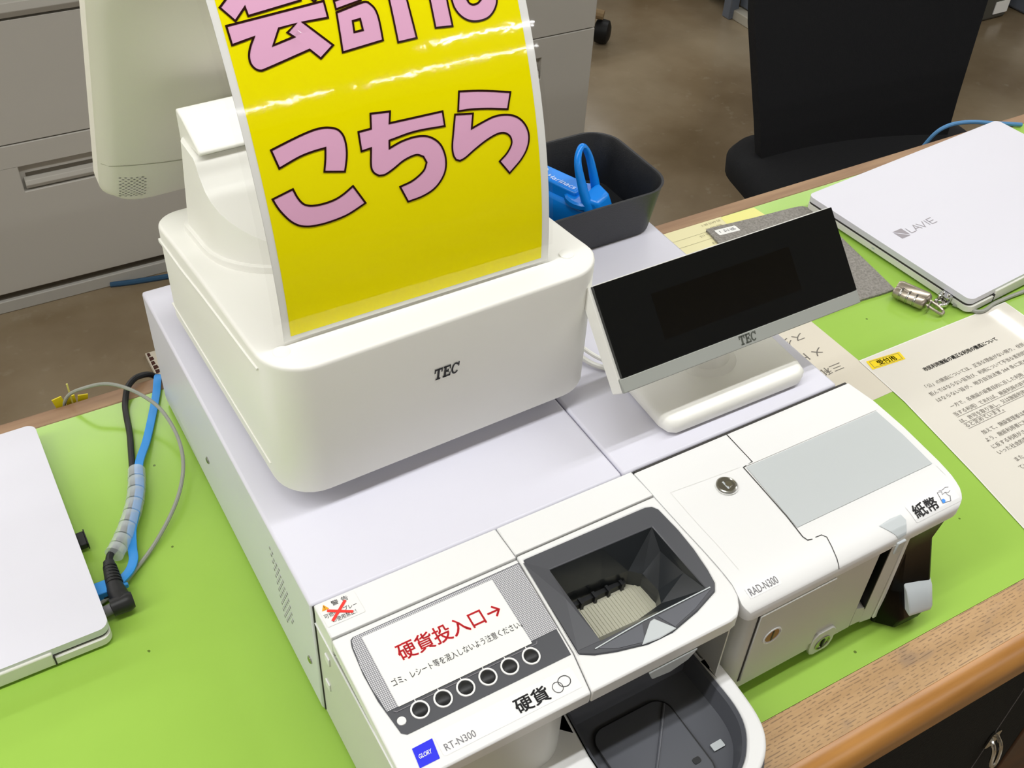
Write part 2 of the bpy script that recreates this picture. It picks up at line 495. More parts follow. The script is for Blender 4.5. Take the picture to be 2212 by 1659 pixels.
def text(name, body, f, mt, parent, w=None, h=None, at=(0, 0), bold=0.0, shear=0.0, align='L', rot=0.0, label=None, vs=1.0, space=1.0, res=3, fat=0.0):
    """flat printed lettering: fitted to width w or height h, lower-left corner at `at` in the 2-D frame f"""
    cu = bpy.data.curves.new('t', 'FONT'); cu.body = body; cu.size = 1.0; cu.resolution_u = res
    cu.offset = bold; cu.shear = shear; cu.fill_mode = 'FRONT'; cu.space_character = space
    ob = bpy.data.objects.new('t', cu); COL.objects.link(ob)
    dg = bpy.context.evaluated_depsgraph_get()
    me = bpy.data.meshes.new_from_object(ob.evaluated_get(dg))
    bpy.data.objects.remove(ob); bpy.data.curves.remove(cu)
    bm = bmesh.new(); bm.from_mesh(me); bpy.data.meshes.remove(me)
    if not bm.verts: bm.free(); return None
    xs = [v.co.x for v in bm.verts]; ys = [v.co.y for v in bm.verts]
    x0, x1, y0, y1 = min(xs), max(xs), min(ys), max(ys)
    s = (w / (x1 - x0)) if w else h / (y1 - y0)
    sy = s * vs if not (w and h) else h / (y1 - y0)
    ca, sa = math.cos(math.radians(rot)), math.sin(math.radians(rot))
    for v in bm.verts:
        a, b = (v.co.x - x0) * s, (v.co.y - y0) * sy
        if align == 'C': a -= (x1 - x0) * s / 2
        if align == 'R': a -= (x1 - x0) * s
        v.co = f(at[0] + a * ca - b * sa, at[1] + a * sa + b * ca)
    if fat:          # heavier weight: shifted copies of the strokes
        base_v = [(v.co.copy(), v) for v in bm.verts]; src = bm.faces[:]
        o0 = Vector(f(at[0], at[1])); ex = (Vector(f(at[0] + 1e-3, at[1])) - o0) * 1e3; ey = (Vector(f(at[0], at[1] + 1e-3)) - o0) * 1e3
        for da, db in ((fat, 0), (0, fat), (fat, fat)):
            nv = {v: bm.verts.new(c + ex * da + ey * db) for c, v in base_v}
            for fc in src: bm.faces.new([nv[v] for v in fc.verts])
    return add(name, bm, mt, parent, smooth=0, label=label)

def shape(name, polys, f, mt, parent, thick=0.0, **k):
    bm = bmesh.new()
    for p in polys: plate(p, [], lambda a, b, d: f(a, b) if not thick else f(a, b, d), thick, bm)
    return add(name, bm, mt, parent, smooth=0, **k)

def drape(poly, f, y0, y1, step=0.003, bm=None):
    """thin print cut into strips across y so that it follows a curved surface"""
    bm = bm or bmesh.new()
    tmp = plate(poly, [], lambda a, b, d: (a, b, 0), 0.0); yy = y0
    while yy < y1:
        bmesh.ops.bisect_plane(tmp, geom=tmp.verts[:] + tmp.edges[:] + tmp.faces[:], plane_co=(0, yy, 0), plane_no=(0, 1, 0)); yy += step
    mp = {v: bm.verts.new(f(v.co.x, v.co.y)) for v in tmp.verts}
    for fc in tmp.faces: bm.faces.new([mp[v] for v in fc.verts])
    tmp.free()
    return bm

def stroke(pts, wd, f, bm=None, closed=False):
    """thin flat printed line along 2-D points"""
    bm = bm or bmesh.new(); P = [Vector((p[0], p[1])) for p in pts]; N = len(P); L, R_ = [], []
    for i in range(N):
        a = P[(i - 1) % N] if closed or i > 0 else None
        b = P[(i + 1) % N] if closed or i < N - 1 else None
        d1 = (P[i] - a).normalized() if a is not None and (P[i] - a).length > 1e-9 else None
        d2 = (b - P[i]).normalized() if b is not None and (b - P[i]).length > 1e-9 else None
        d1 = d1 or d2; d2 = d2 or d1
        n1 = Vector((-d1.y, d1.x)); n2 = Vector((-d2.y, d2.x)); n = n1 + n2
        n = n.normalized() if n.length > 1e-6 else n1
        k = 1 / max(0.45, n.dot(n1))
        L.append(bm.verts.new(f(*(P[i] + n * wd / 2 * k)))); R_.append(bm.verts.new(f(*(P[i] - n * wd / 2 * k))))
    for i in range(N if closed else N - 1):
        j = (i + 1) % N
        bm.faces.new((L[i], L[j], R_[j], R_[i]))
    return bm

def tec_logo(f, x, y, w, h, shear, mt, parent):
    def A(rects, ox):
        return [[(ox + a + shear * b, b) for a, b in ((r[0], r[2]), (r[1], r[2]), (r[1], r[3]), (r[0], r[3]))] for r in rects]
    polys = A([(0, .92, .84, 1), (.34, .6, .0, 1), (.2, .74, 0, .14), (0, .14, .62, 1), (.78, .92, .62, 1)], 0)
    polys += A([(.12, .38, 0, 1), (0, .86, .84, 1), (0, .9, 0, .16), (.3, .62, .43, .58), (.54, .66, .34, .67), (.73, .86, .64, 1), (.77, .9, 0, .36)], 1.0)
    arc = [(math.cos(math.radians(a)), math.sin(math.radians(a))) for a in range(40, 321, 14)]
    ci = [(2.42 + .46 * c, .5 + .5 * s) for c, s in arc]; ii = [(2.42 + .24 * c, .5 + .36 * s) for c, s in reversed(arc)]
    polys.append([(a + shear * b, b) for a, b in ci + ii])
    polys += A([(2.72, 2.86, .62, 1.0)], 0)
    tw = 2.9 + shear
    sc = w / tw
    shape('lettering', [[(x + a * sc, y + b * h) for a, b in p] for p in polys], f, mt, parent)

# ================================================================ setting
FZ = -0.72
RX0, RX1, RY0, RY1, CZ = -4.0, 6.0, -5.0, 6.5, 1.9
M_WALL = mat('wall_paint', 'ece8de', 0.85); M_CEIL = mat('ceiling_board', 'e6e4dd', 0.9)
add('floor', box(RX0, RX1, RY0, RY1, FZ - 0.05, FZ), M_FLOOR, kind='structure', smooth=0)
add('ceiling', box(RX0, RX1, RY0, RY1, CZ, CZ + 0.05), M_CEIL, kind='structure', smooth=0)
add('wall_left', box(RX0 - 0.1, RX0, RY0, RY1, FZ, CZ), M_WALL, kind='structure', smooth=0)
add('wall_right', box(RX1, RX1 + 0.1, RY0, RY1, FZ, CZ), M_WALL, kind='structure', smooth=0)
add('wall_front', box(RX0, RX1, RY0 - 0.1, RY0, FZ, CZ), mat('wall_dark', '6e665a', 0.85), kind='structure', smooth=0)
add('wall_back', box(RX0, RX1, RY1, RY1 + 0.1, FZ, CZ), M_WALL, kind='structure', smooth=0)

# ================================================================ counter
XF = Matrix.Rotation(-0.0117, 4, 'Z')
desk = thing('counter_desk', 'long green-topped counter with a worn oak front edge', 'desk', (0.5, 0.1, FZ))
add('desk_top', box(-1.4, 2.6, -0.155, 0.389, -0.030, -0.0025), M_OAKN, desk)
add('green_mat', box(-1.4, 2.6, -0.1574, 0.3885, -0.0024, 0.0), M_GREEN, desk, smooth=0)
add('rear_edge', box(-1.4, 2.6, 0.389, 0.4075, -0.032, 0.0006), M_REAR, desk, bevel=0.0015, label='faded brown wooden rear edge strip')
add('front_edge', box(-1.4, 2.6, -0.1942, -0.1578, -0.034, 0.0003), M_OAK, desk, smooth=0, label='oak front edge with open dashed grain')
prof = [(-0.1943, -0.034), (-0.1943, 0.0002)]
for k in range(0, 9):
    a = math.radians(90 + 90 * k / 8); prof.append((-0.1945 + 0.0175 * math.cos(a), -0.0173 + 0.0175 * math.sin(a)))
prof += [(-0.212, -0.030), (-0.209, -0.034)]
add('nosing', extrude_x(prof, -1.4, 2.6), M_OAKN, desk, label='smooth rounded orange-brown nosing')
add('front_panel', box(-1.4, 0.687, -0.186, -0.176, FZ + 0.002, -0.034), M_CARPET, desk, smooth=0)
add('panel_joint', box(0.6195, 0.6207, -0.1866, -0.1858, FZ + 0.01, -0.036), M_GREYINK, desk, smooth=0)
add('post', box(0.688, 0.777, -0.188, -0.11, FZ + 0.002, -0.034), M_BROWN, desk, bevel=0.002, label='dark brown wooden post')
add('end_panel', box(0.778, 1.6, -0.186, -0.176, FZ + 0.002, -0.034), M_CAB, desk, smooth=0)
add('rear_leg', box(-1.3, -1.25, 0.30, 0.36, FZ, -0.03), M_BROWN, desk, bevel=0.002)
add('rear_leg', box(2.4, 2.45, 0.30, 0.36, FZ, -0.03), M_BROWN, desk, bevel=0.002)
pull = add('door_pull', tube([(0.617, -0.187, -0.258), (0.616, -0.196, -0.268), (0.617, -0.200, -0.288), (0.621, -0.201, -0.296), (0.626, -0.200, -0.288), (0.626, -0.196, -0.268), (0.625, -0.187, -0.258)], 0.0022, 8), M_CHROME, desk, label='small chrome pull loop')
add('pull_plate', plate(rr(0.614, 0.628, -0.278, -0.248, 0.005), [], frame((0, -0.1865, 0), (1, 0, 0), (0, 0, 1), 0.002), 0.002), M_CHROME, desk)
XF = Matrix.Identity(4)

# ================================================================ coin machine
coin = thing('coin_machine', 'white coin deposit and change machine with black coin hopper and red Japanese instruction card', 'cash machine', (0.12, 0.1, 0.0))
add('body', box(0.0, 0.2455, 0.0005, 0.371, 0.004, 0.1295), M_CASE, coin, bevel=0.0022)
for fx in (0.03, 0.215):
    for fy in (0.03, 0.34):
        add('foot', lathe([(0.010, 0.0), (0.011, 0.004)], lambda a, b, h, fx=fx, fy=fy: (fx + a, fy + b, h), 16), M_BLACK, coin)
bm = bmesh.new()
for r_ in range(11):
    n_ = (2, 4, 5, 6, 6, 6, 6, 6, 5, 3, 2)[r_]
    for c_ in range(n_):
        y_ = 0.078 - c_ * 0.0048 - (r_ * 0.0012); z_ = 0.104 - r_ * 0.0066
        box(-0.0004, 0.001, y_ - 0.0009, y_ + 0.0009, z_ - 0.0012, z_ + 0.0012, bm)
add('side_vent', bm, mat('vent_grey', 'a3a69f', 0.7), coin, kind='stuff', smooth=0)
for (sy_, sz_) in ((0.232, 0.05), (0.016, 0.048)):
    add('screw', lathe([(0.0032, 0.0), (0.0032, 0.0008), (0.002, 0.0015)], lambda a, b, h, sy_=sy_, sz_=sz_: (-h, sy_ + a, sz_ + b), 14), M_STEEL, coin)

add('front_joint', box(0.0012, 0.0040, -0.0005, 0.0004, 0.005, 0.1285), M_SEAM, coin, smooth=0)
PZ = lambda y: 0.1285 + 0.0981 * (y + 0.028)            # slightly sloped operator panel
pan = lambda lift=0.0: (lambda a, b, d=0.0: (a, b, PZ(b) + lift - d))
top_strip = plate([(0.002, -0.0285), (0.1375, -0.0285), (0.1375, -0.0004), (0.002, -0.0004)], [], flat(0.1297), 0.02)
add('rear_strip', top_strip, M_WHITE, coin, bevel=0.0008)
add('rear_strip', plate([(0.1381, -0.0265), (0.2539, -0.0265), (0.2530, -0.0004), (0.1381, -0.0004)], [], flat(0.1299), 0.02), M_WHITE, coin, bevel=0.0008)
# left housing under the operator panel, rounded where it turns into the coin tray recess
plan = [(0.002, -0.0006), (0.002, -0.1285), (0.004, -0.1305), (0.092, -0.1310)]
for k in range(0, 9):
    a = math.radians(-90 + 90 * k / 8); plan.append((0.100 + 0.026 * math.cos(a), -0.105 + 0.026 * math.sin(a)))
plan += [(0.126, -0.0006)]
add('front_housing', plate(plan, [], flat(0.1085), 0.1045), M_SHADED, coin)
# operator panel: plate with an upright lip at its front
def lip_plate(x0, x1, holes, outer=None, th=0.011):
    return plate(outer or rr(x0, x1, -0.1348, -0.0290, (0.0035, 0.0035, 0.0004, 0.0004), 5), holes, pan(), th)
add('operator_panel', lip_plate(0.002, 0.1345, [], [(0.002, -0.0292), (0.1378, -0.0292), (0.1345, -0.1062), (0.1298, -0.1348), (0.005, -0.1348), (0.002, -0.1320)]), M_WHITE, coin, bevel=0.0012)
add('side_groove', box(0.0012, 0.0022, -0.131, -0.0005, 0.1105, 0.1114), M_WHITE, coin, smooth=0)
for (sy_, sz_) in ((-0.018, 0.092), (-0.013, 0.055)):
    add('side_clip', box(0.0008, 0.0022, sy_ - 0.0035, sy_ + 0.0035, sz_ - 0.004, sz_ + 0.004), M_WHITE, coin, bevel=0.0006)
# printed dark button field with the white instruction card
field = [(0.0145, -0.0335), (0.1372, -0.0325), (0.1345, -0.075), (0.1325, -0.1068), (0.0165, -0.1068), (0.0135, -0.1045), (0.0100, -0.080), (0.0095, -0.060), (0.0110, -0.040), (0.0125, -0.0348)]
fld = add('display_field', plate(field, [], pan(0.0004), 0.0), M_HOP, coin, smooth=0)
mesh_dots = mat('dot_screen', 'c6c6c8', 0.25)
nt = mesh_dots.node_tree; tcn = nt.nodes.new('ShaderNodeTexCoord'); vor = nt.nodes.new('ShaderNodeTexVoronoi'); vor.inputs['Scale'].default_value = 800; vor.inputs['Randomness'].default_value = 0.0
rmp = nt.nodes.new('ShaderNodeValToRGB'); rmp.color_ramp.elements[0].position = 0.42; rmp.color_ramp.elements[0].color = lin('8a8a90'); rmp.color_ramp.elements[1].position = 0.5; rmp.color_ramp.elements[1].color = lin('e4e4e6')
mpd = nt.nodes.new('ShaderNodeMapping'); mpd.inputs['Scale'].default_value = (1, 1, 0); nt.links.new(tcn.outputs['Object'], mpd.inputs[0]); nt.links.new(mpd.outputs[0], vor.inputs['Vector']); nt.links.new(vor.outputs['Distance'], rmp.inputs[0]); nt.links.new(rmp.outputs[0], nt.nodes['Principled BSDF'].inputs['Base Color'])
lcd = [(0.0150, -0.0340), (0.1368, -0.0332), (0.1345, -0.0870), (0.0120, -0.0885), (0.0102, -0.070), (0.0102, -0.055), (0.0118, -0.040), (0.0130, -0.0355)]
add('display_window', plate(lcd, [], pan(0.0007), 0.0), mesh_dots, coin, smooth=0, label='dotted grey display border')
card = add('instruction_card', plate(rr(0.0195, 0.1140, -0.0890, -0.0365, 0.0004), [], pan(0.0012), 0.0004), M_PAPER, coin, smooth=0, label='white card with red Japanese headline')
text('lettering', '硬貨投入口→', pan(0.0014), M_RED, card, w=0.0732, h=0.0122, at=(0.0345, -0.0635), fat=0.0003)
text('lettering', 'ゴミ、レシート等を混入しないよう注意ください。', pan(0.0014), M_INK, card, w=0.0925, h=0.0052, at=(0.0225, -0.0762))
bm = stroke([(0.0155, -0.0898), (0.0170, -0.0912), (0.1165, -0.0905), (0.1178, -0.0888)], 0.0006, pan(0.0009))
add('card_slot', bm, M_GREYINK, coin, smooth=0)
for k in range(6):
    bx = 0.0302 + k * 0.01575; by = -0.0964
    ring = add('button_ring', plate(circ(bx, by, 0.0060, 28), [circ(bx, by, 0.0049, 28)], pan(0.0012), 0.0010), M_WHITE, coin)
    add('button', lathe([(0.0047, 0.0), (0.0046, 0.0009), (0.0036, 0.0017), (0.0016, 0.0021), (0.0002, 0.00215)], lambda a, b, h, bx=bx, by=by: (bx + a, by + b, PZ(by + b) + h), 20), M_BLACK, coin)
    add('button_mark', box(bx - 0.0003, bx + 0.0003, by + 0.0061, by + 0.0085, PZ(by) + 0.0004, PZ(by) + 0.0014), M_WHITE, ring, smooth=0)
add('indicator_lamp', lathe([(0.0029, 0.0), (0.0028, 0.0010), (0.0002, 0.0012)], lambda a, b, h: (0.0172 + a, -0.0977 + b, PZ(-0.0977) + h), 20), M_WHITE, coin)
logo = shape('maker_badge', [[(0.0150, -0.1158), (0.0285, -0.1155), (0.0270, -0.1285), (0.0138, -0.1285)]], pan(0.0003), M_BLUELOGO, coin, label='small blue square badge')
text('lettering', 'GLORY', pan(0.0005), M_PAPER, logo, w=0.0088, h=0.0028, at=(0.0163, -0.1236), bold=0.02, shear=0.3)
lab = shape('model_label', [rr(0.0298, 0.1275, -0.1288, -0.1135, 0.0015, 3)], pan(0.0002), mat('label_white', 'eeeeee', 0.3), coin)
text('lettering', 'RT-N300', pan(0.0004), M_GREYINK, lab, w=0.0205, h=0.0046, at=(0.0325, -0.1266))
text('lettering', '硬貨', pan(0.0004), M_INK, lab, w=0.0232, h=0.0102, at=(0.0825, -0.1270), fat=0.0004)
bm = stroke(circ(0.1130, -0.1222, 0.0034, 20, 0.0036), 0.0004, pan(0.0005), closed=True)
stroke(circ(0.1188, -0.1205, 0.0042, 20, 0.0036), 0.0005, pan(0.00055), bm, closed=True)
add('coin_icon', bm, M_INK, lab, smooth=0)
# warning sticker
ws = shape('warning_sticker', [rr(0.0035, 0.0295, -0.0205, -0.0015, 0.0008, 3)], lambda a, b, d=0: (a, b, 0.13), mat('sticker_film', 'ecebe8', 0.3), coin, label='small warning sticker with a red cross')
fl = lambda z: (lambda a, b, d=0.0: (a, b, z))
shape('warning_triangle', [[(0.0050, -0.0075), (0.0100, -0.0075), (0.0076, -0.0030)]], fl(0.1302), M_ORANGE, ws)
text('lettering', '!', fl(0.1303), M_INK, ws, h=0.0028, at=(0.0072, -0.0070))
text('lettering', '警 告', fl(0.1302), M_INK, ws, w=0.0115, h=0.0040, at=(0.0125, -0.0068))
text('lettering', '可燃性スプレー', fl(0.1302), M_INK, ws, w=0.0225, h=0.0036, at=(0.0045, -0.0140))
text('lettering', 'の使用禁止！', fl(0.1302), M_INK, ws, w=0.0165, h=0.0036, at=(0.0080, -0.0190))
bm = stroke([(0.0080, -0.0175), (0.0215, -0.0065)], 0.0020, fl(0.13035)); stroke([(0.0080, -0.0085), (0.0225, -0.0170)], 0.0020, fl(0.13036), bm)
add('red_cross', bm, M_STRONGRED, ws, smooth=0)

# ---- coin hopper
hop_out = [(0.1412, -0.0322), (0.2420, -0.0330), (0.2470, -0.0345), (0.2500, -0.0385), (0.2525, -0.060), (0.2528, -0.078), (0.2515, -0.095), (0.2495, -0.1060), (0.2455, -0.1115), (0.2250, -0.1185), (0.2000, -0.1238), (0.1820, -0.1235), (0.1600, -0.1185), (0.1460, -0.1140), (0.1372, -0.1090), (0.1392, -0.070)]
frame_out = [(0.1384, -0.0275), (0.2540, -0.0275), (0.2565, -0.0600), (0.2587, -0.0840), (0.2597, -0.1010), (0.2597, -0.1130), (0.2578, -0.1215), (0.2535, -0.1285), (0.2480, -0.1335), (0.2420, -0.1348), (0.1305, -0.1348), (0.1352, -0.1064)]
add('hopper_surround', plate(frame_out, [hop_out], pan(0.0006), 0.0125), M_WHITE, coin, bevel=0.0012)
add('surround_wall', plate([(0.2475, -0.0006), (0.2528, -0.0006), (0.2560, -0.060), (0.2575, -0.110), (0.2560, -0.1190), (0.2520, -0.1270), (0.2475, -0.1315), (0.2462, -0.1315), (0.2475, -0.1200)], [], flat(0.1060), 0.1020), M_SHADED, coin)
hop_in = [(0.1530, -0.0470), (0.2370, -0.0490), (0.2410, -0.1070), (0.1545, -0.1075)]
hopper = add('hopper', plate(hop_out, [hop_in], pan(0.0012), 0.004), M_HOP, coin, bevel=0.0007, label='charcoal coin hopper bezel')
# funnel: flat facets from the opening down to the rounded belt slot
top_loop = [(0.1530, -0.0470), (0.1950, -0.0480), (0.2370, -0.0490), (0.2385, -0.070), (0.2400, -0.090), (0.2410, -0.1070), (0.1980, -0.1073), (0.1545, -0.1075), (0.1540, -0.090), (0.1535, -0.068)]
bot_loop = [(0.1580, -0.0515), (0.1950, -0.0530), (0.2160, -0.0560), (0.2235, -0.0630), (0.2250, -0.0800), (0.2200, -0.0900), (0.1980, -0.0935), (0.1600, -0.0925), (0.1585, -0.085), (0.1580, -0.065)]
ring_t = [(a, b, PZ(b) + 0.0005) for a, b in top_loop]
ring_t[3] = (0.2378, -0.0610, 0.1130); ring_t[4] = (0.2392, -0.0860, 0.1160)      # the right wall folds in two
fun = loft([ring_t, [(a, b, 0.098) for a, b in bot_loop], [(a, b, 0.083) for a, b in bot_loop]], None, False, False)
fun.faces.new([fun.verts.new(q) for q in (ring_t[2], ring_t[5], ring_t[4], ring_t[3])])
add('funnel', fun, M_HOPIN, hopper, smooth=0)
belt = add('belt', box(0.150, 0.230, -0.098, -0.048, 0.081, 0.083), M_BELT, hopper, smooth=0, label='ribbed cream conveyor belt')
bm = bmesh.new()
for k in range(26):
    xx = 0.158 + k * 0.0027; box(xx, xx + 0.0015, -0.0925, -0.0600, 0.083, 0.0835, bm)
add('belt_rib', bm, M_BELT, hopper, kind='stuff', smooth=0)
bm = box(0.1580, 0.214, -0.0580, -0.0545, 0.083, 0.0885)
for k in range(5): box(0.163 + k * 0.0115, 0.1652 + k * 0.0115, -0.0600, -0.0545, 0.083, 0.0905, bm)
add('coin_guide', bm, M_BLACK, hopper, smooth=0)
# raised wedge on the left of the opening and the small front trim
wedge = [(0.1395, -0.0345, 0.0014), (0.1525, -0.0465, 0.0014), (0.1545, -0.1075, 0.0014), (0.1375, -0.1070, 0.0014)]
bmw = bmesh.new(); up_ = [bmw.verts.new((a, b, PZ(b) + c)) for a, b, c in wedge]; mid_ = bmw.verts.new((0.1500, -0.072, PZ(-0.072) + 0.0034))
for k in range(4): bmw.faces.new((up_[k], up_[(k + 1) % 4], mid_))
add('hopper_wedge', bmw, M_HOP, hopper, smooth=0)
add('front_inlay', plate([(0.1500, -0.1115), (0.1860, -0.1100), (0.1800, -0.1215), (0.1620, -0.1175)], [], pan(0.0016), 0.0005), mat('inlay_grey', '5d5f66', 0.35), hopper, smooth=0)
add('front_inlay', plate([(0.1985, -0.1098), (0.2440, -0.1090), (0.2250, -0.1165), (0.2045, -0.1215)], [], pan(0.0016), 0.0005), MATS['inlay_grey'], hopper, smooth=0)
bm = stroke([(0.1480, -0.1112), (0.1700, -0.1096), (0.1880, -0.1085), (0.2200, -0.1082), (0.2440, -0.1080)], 0.0008, pan(0.0019))
add('edge_line', bm, M_GREYCAP, hopper, smooth=0)
add('lamp_window', plate([(0.1915, -0.1110), (0.1950, -0.1105), (0.2045, -0.1232), (0.1900, -0.1242), (0.1768, -0.1228)], [], pan(0.0024), 0.0012), M_GREYCAP, hopper, bevel=0.0006, label='pale grey triangular lamp window')

# ---- coin tray and its recess
tray_out = catmull([(0.2560, -0.1150), (0.2555, -0.1480), (0.2525, -0.1740), (0.2440, -0.1910), (0.2280, -0.2035), (0.2040, -0.2120), (0.1760, -0.2150), (0.1400, -0.2140), (0.1080, -0.2050), (0.0960, -0.1800), (0.0940, -0.1500)], 5)
tray_out = [(p.x, p.y) for p in (Vector(q) for q in tray_out)] + [(0.0940, -0.1020), (0.2466, -0.1020), (0.2466, -0.1150)]
bowl = [(0.1370, -0.1045), (0.2430, -0.1045), (0.2435, -0.1350), (0.2432, -0.1560), (0.2395, -0.1720), (0.2310, -0.1850), (0.2180, -0.1960), (0.1960, -0.2040), (0.1700, -0.2060), (0.1450, -0.2030), (0.1350, -0.1920), (0.1335, -0.1700), (0.1335, -0.1400)]
bowl = bowl[:2] + [(p.x, p.y) for p in catmull(bowl[2:], 4)]
add('tray_platform', plate(tray_out, [bowl], flat(0.046), 0.030), M_WHITE, coin, bevel=0.003, seg=3)
add('tray_bumper', plate([(a + 0.0022 * (1 if a > 0.2 else -0.3), b - 0.0015) for a, b in tray_out[:-3]] + [(0.096, -0.150), (0.2500, -0.1150)], [], flat(0.0255), 0.0235), M_HOP, coin, bevel=0.001)
ins = lambda k, z: [(0.1880 + (a - 0.1880) * k, -0.1500 + (b + 0.1500) * k, z) for a, b in bowl]
cup = add('coin_cup', loft([ins(1.0, 0.0462), ins(0.975, 0.0450), ins(0.955, 0.0440), ins(0.90, 0.0285), ins(0.80, 0.0265)], None, False, True), M_BOWL, coin, label='charcoal coin cup')
add('cup_insert', plate(rr(0.148, 0.212, -0.1880, -0.1190, 0.012), [], flat(0.0278), 0.001), M_BOWL, cup, bevel=0.0005)
bm = stroke([(p[0], p[1]) for p in rr(0.148, 0.212, -0.1880, -0.1190, 0.012)], 0.0010, fl(0.0280), closed=True)
add('insert_outline', bm, M_BLACK, cup, smooth=0)
add('insert_ridge', tube([(0.2090, -0.1250, 0.0282), (0.1850, -0.1520, 0.0284), (0.1720, -0.1660, 0.0282)], 0.0010, 8), M_BOWL, cup)
add('insert_ridge', tube([(0.1500, -0.1560, 0.0282), (0.1620, -0.1660, 0.0284), (0.1720, -0.1660, 0.0282)], 0.0010, 8), M_BOWL, cup)
add('finger_slot', plate(rr(0.2000, 0.2060, -0.1735, -0.1690, 0.0015, 4), [], flat(0.0284), 0.0008), M_BLACK, cup, smooth=0)
add('finger_slot', plate(rr(0.1780, 0.1812, -0.1735, -0.1680, 0.0012, 4), [], flat(0.0284), 0.0008), M_BLACK, cup, smooth=0)
add('sensor_window', plate(rr(0.2180, 0.2275, -0.1720, -0.1665, 0.0006, 2), [], flat(0.0284), 0.0008), M_GREYCAP, cup, smooth=0)
add('recess_back', box(0.1262, 0.2460, -0.0720, -0.0690, 0.006, 0.0780), M_BLACK, coin, smooth=0)
add('recess_ceiling', box(0.1262, 0.2460, -0.1180, -0.0480, 0.0775, 0.0805), M_BLACK, coin, smooth=0)
add('recess_front', box(0.1262, 0.2460, -0.1200, -0.1178, 0.0775, 0.1060), M_BLACK, coin, smooth=0)
add('recess_cheek', box(0.1255, 0.1342, -0.1040, -0.0690, 0.006, 0.0770), M_SHADED, coin, smooth=0)
add('recess_floor', box(0.1342, 0.2460, -0.1040, -0.0690, 0.006, 0.0450), M_BLACK, coin, smooth=0)
add('coin_flap', plate([(0.1760, 0.1058), (0.1800, 0.0960), (0.1950, 0.0935), (0.2090, 0.0975), (0.2160, 0.1058)], [], frame((0, -0.1340, 0), (1, 0, 0), (0, 0, 1), 0.0015), 0.0018), M_GREYCAP, coin, bevel=0.0006)

# ================================================================ banknote machine
bill = thing('banknote_machine', 'white banknote machine with pale grey panel, key lock and narrow black bill slot', 'cash machine', (0.36, 0.1, 0.0))
add('body', box(0.2466, 0.4583, 0.0005, 0.371, 0.004, 0.1300), M_CASE, bill, bevel=0.0022)
for fx in (0.29, 0.43):
    for fy in (-0.08, 0.03, 0.34):
        add('foot', lathe([(0.010, 0.0), (0.011, 0.012 if fy < 0 else 0.004)], lambda a, b, h, fx=fx, fy=fy: (fx + a, fy + b, h), 16), M_BLACK, bill)
lid_h = interp([(-0.1345, 0.1085), (-0.1341, 0.1115), (-0.1328, 0.1140), (-0.1290, 0.1163), (-0.1220, 0.1184), (-0.1130, 0.1202), (-0.1010, 0.1217), (-0.0850, 0.1233), (-0.0600, 0.1257), (-0.0280, 0.1289), (-0.0030, 0.1302)])
xr_t = interp([(-0.1345, 0.4580), (-0.1335, 0.4630), (-0.1305, 0.4680), (-0.1250, 0.4720), (-0.1150, 0.4745), (-0.1000, 0.4755), (-0.0580, 0.4750), (-0.0270, 0.4720), (-0.0030, 0.4672)])
xl_t = interp([(-0.1345, 0.2640), (-0.1335, 0.2605), (-0.1310, 0.2582), (-0.1265, 0.2572), (-0.1215, 0.2584), (-0.1130, 0.2602), (-0.1010, 0.2602), (-0.0840, 0.2592), (-0.0600, 0.2570), (-0.0300, 0.2545), (-0.0030, 0.2535)])
ys_ = [-0.1345, -0.1342, -0.1335, -0.1320, -0.1300, -0.1270, -0.1230, -0.1180, -0.1120, -0.1050, -0.0970, -0.0880, -0.0800, -0.0700, -0.0600, -0.0450, -0.0280, -0.0150, -0.0030]
rows = [(y, xl_t(y), xr_t(y)) for y in ys_]
lid = add('lid', station_solid([(rows, lambda y: min(lid_h(y) - 0.004, 0.1040)), (rows, lid_h)]), M_WHITE, bill, bevel=0.0009)
lidf = lambda lift=0.0: (lambda a, b, d=0.0: (a, b, lid_h(b) + lift - d))
def dense(poly, step=0.004):
    out = []
    for i in range(len(poly)):
        a, b = poly[i], poly[(i + 1) % len(poly)]
        n = max(1, int(math.dist(a, b) / step))
        out += [(a[0] + (b[0] - a[0]) * k / n, a[1] + (b[1] - a[1]) * k / n) for k in range(n)]
    return out
add('slit_shadow', box(0.2550, 0.4662, -0.0030, -0.0006, 0.1240, 0.1296), M_SEAM, bill, smooth=0)
panel = add('grey_panel', drape([(0.3332, -0.0362), (0.4655, -0.0372), (0.4680, -0.0650), (0.4682, -0.0970), (0.3322, -0.0962)], lidf(0.0006), -0.1, -0.036, 0.004), M_GREYP, bill, label='pale grey inset panel')
bm = stroke([(0.3404, -0.0032), (0.3408, -0.0340), (0.3312, -0.0352), (0.3316, -0.0600), (0.3318, -0.0850), (0.3312, -0.0970), (0.3308, -0.1040), (0.3322, -0.1078), (0.3360, -0.1087)], 0.0008, lidf(0.0003))
add('lid_seam', bm, M_SEAM, bill, smooth=0)
bm = stroke([(0.3390, -0.1085), (0.3445, -0.1089), (0.3468, -0.1120), (0.3460, -0.1155), (0.3452, -0.1190), (0.3442, -0.1225), (0.3434, -0.1255), (0.3426, -0.1285), (0.3419, -0.1305), (0.3412, -0.1328), (0.3410, -0.1340)], 0.0006, lidf(0.0003))
add('lid_seam', bm, M_SEAM, bill, smooth=0)
bm = stroke([(0.3340, -0.0350), (0.4668, -0.0361)], 0.0008, lidf(0.0008)); add('panel_rim', bm, M_WHITE, bill, smooth=0)
bm = stroke([(0.2670, -0.0300), (0.3290, -0.0340)], 0.0003, lidf(0.0002)); stroke([(0.2670, -0.0300), (0.2685, -0.0600), (0.2705, -0.0840), (0.2715, -0.1050)], 0.0003, lidf(0.0002), bm)
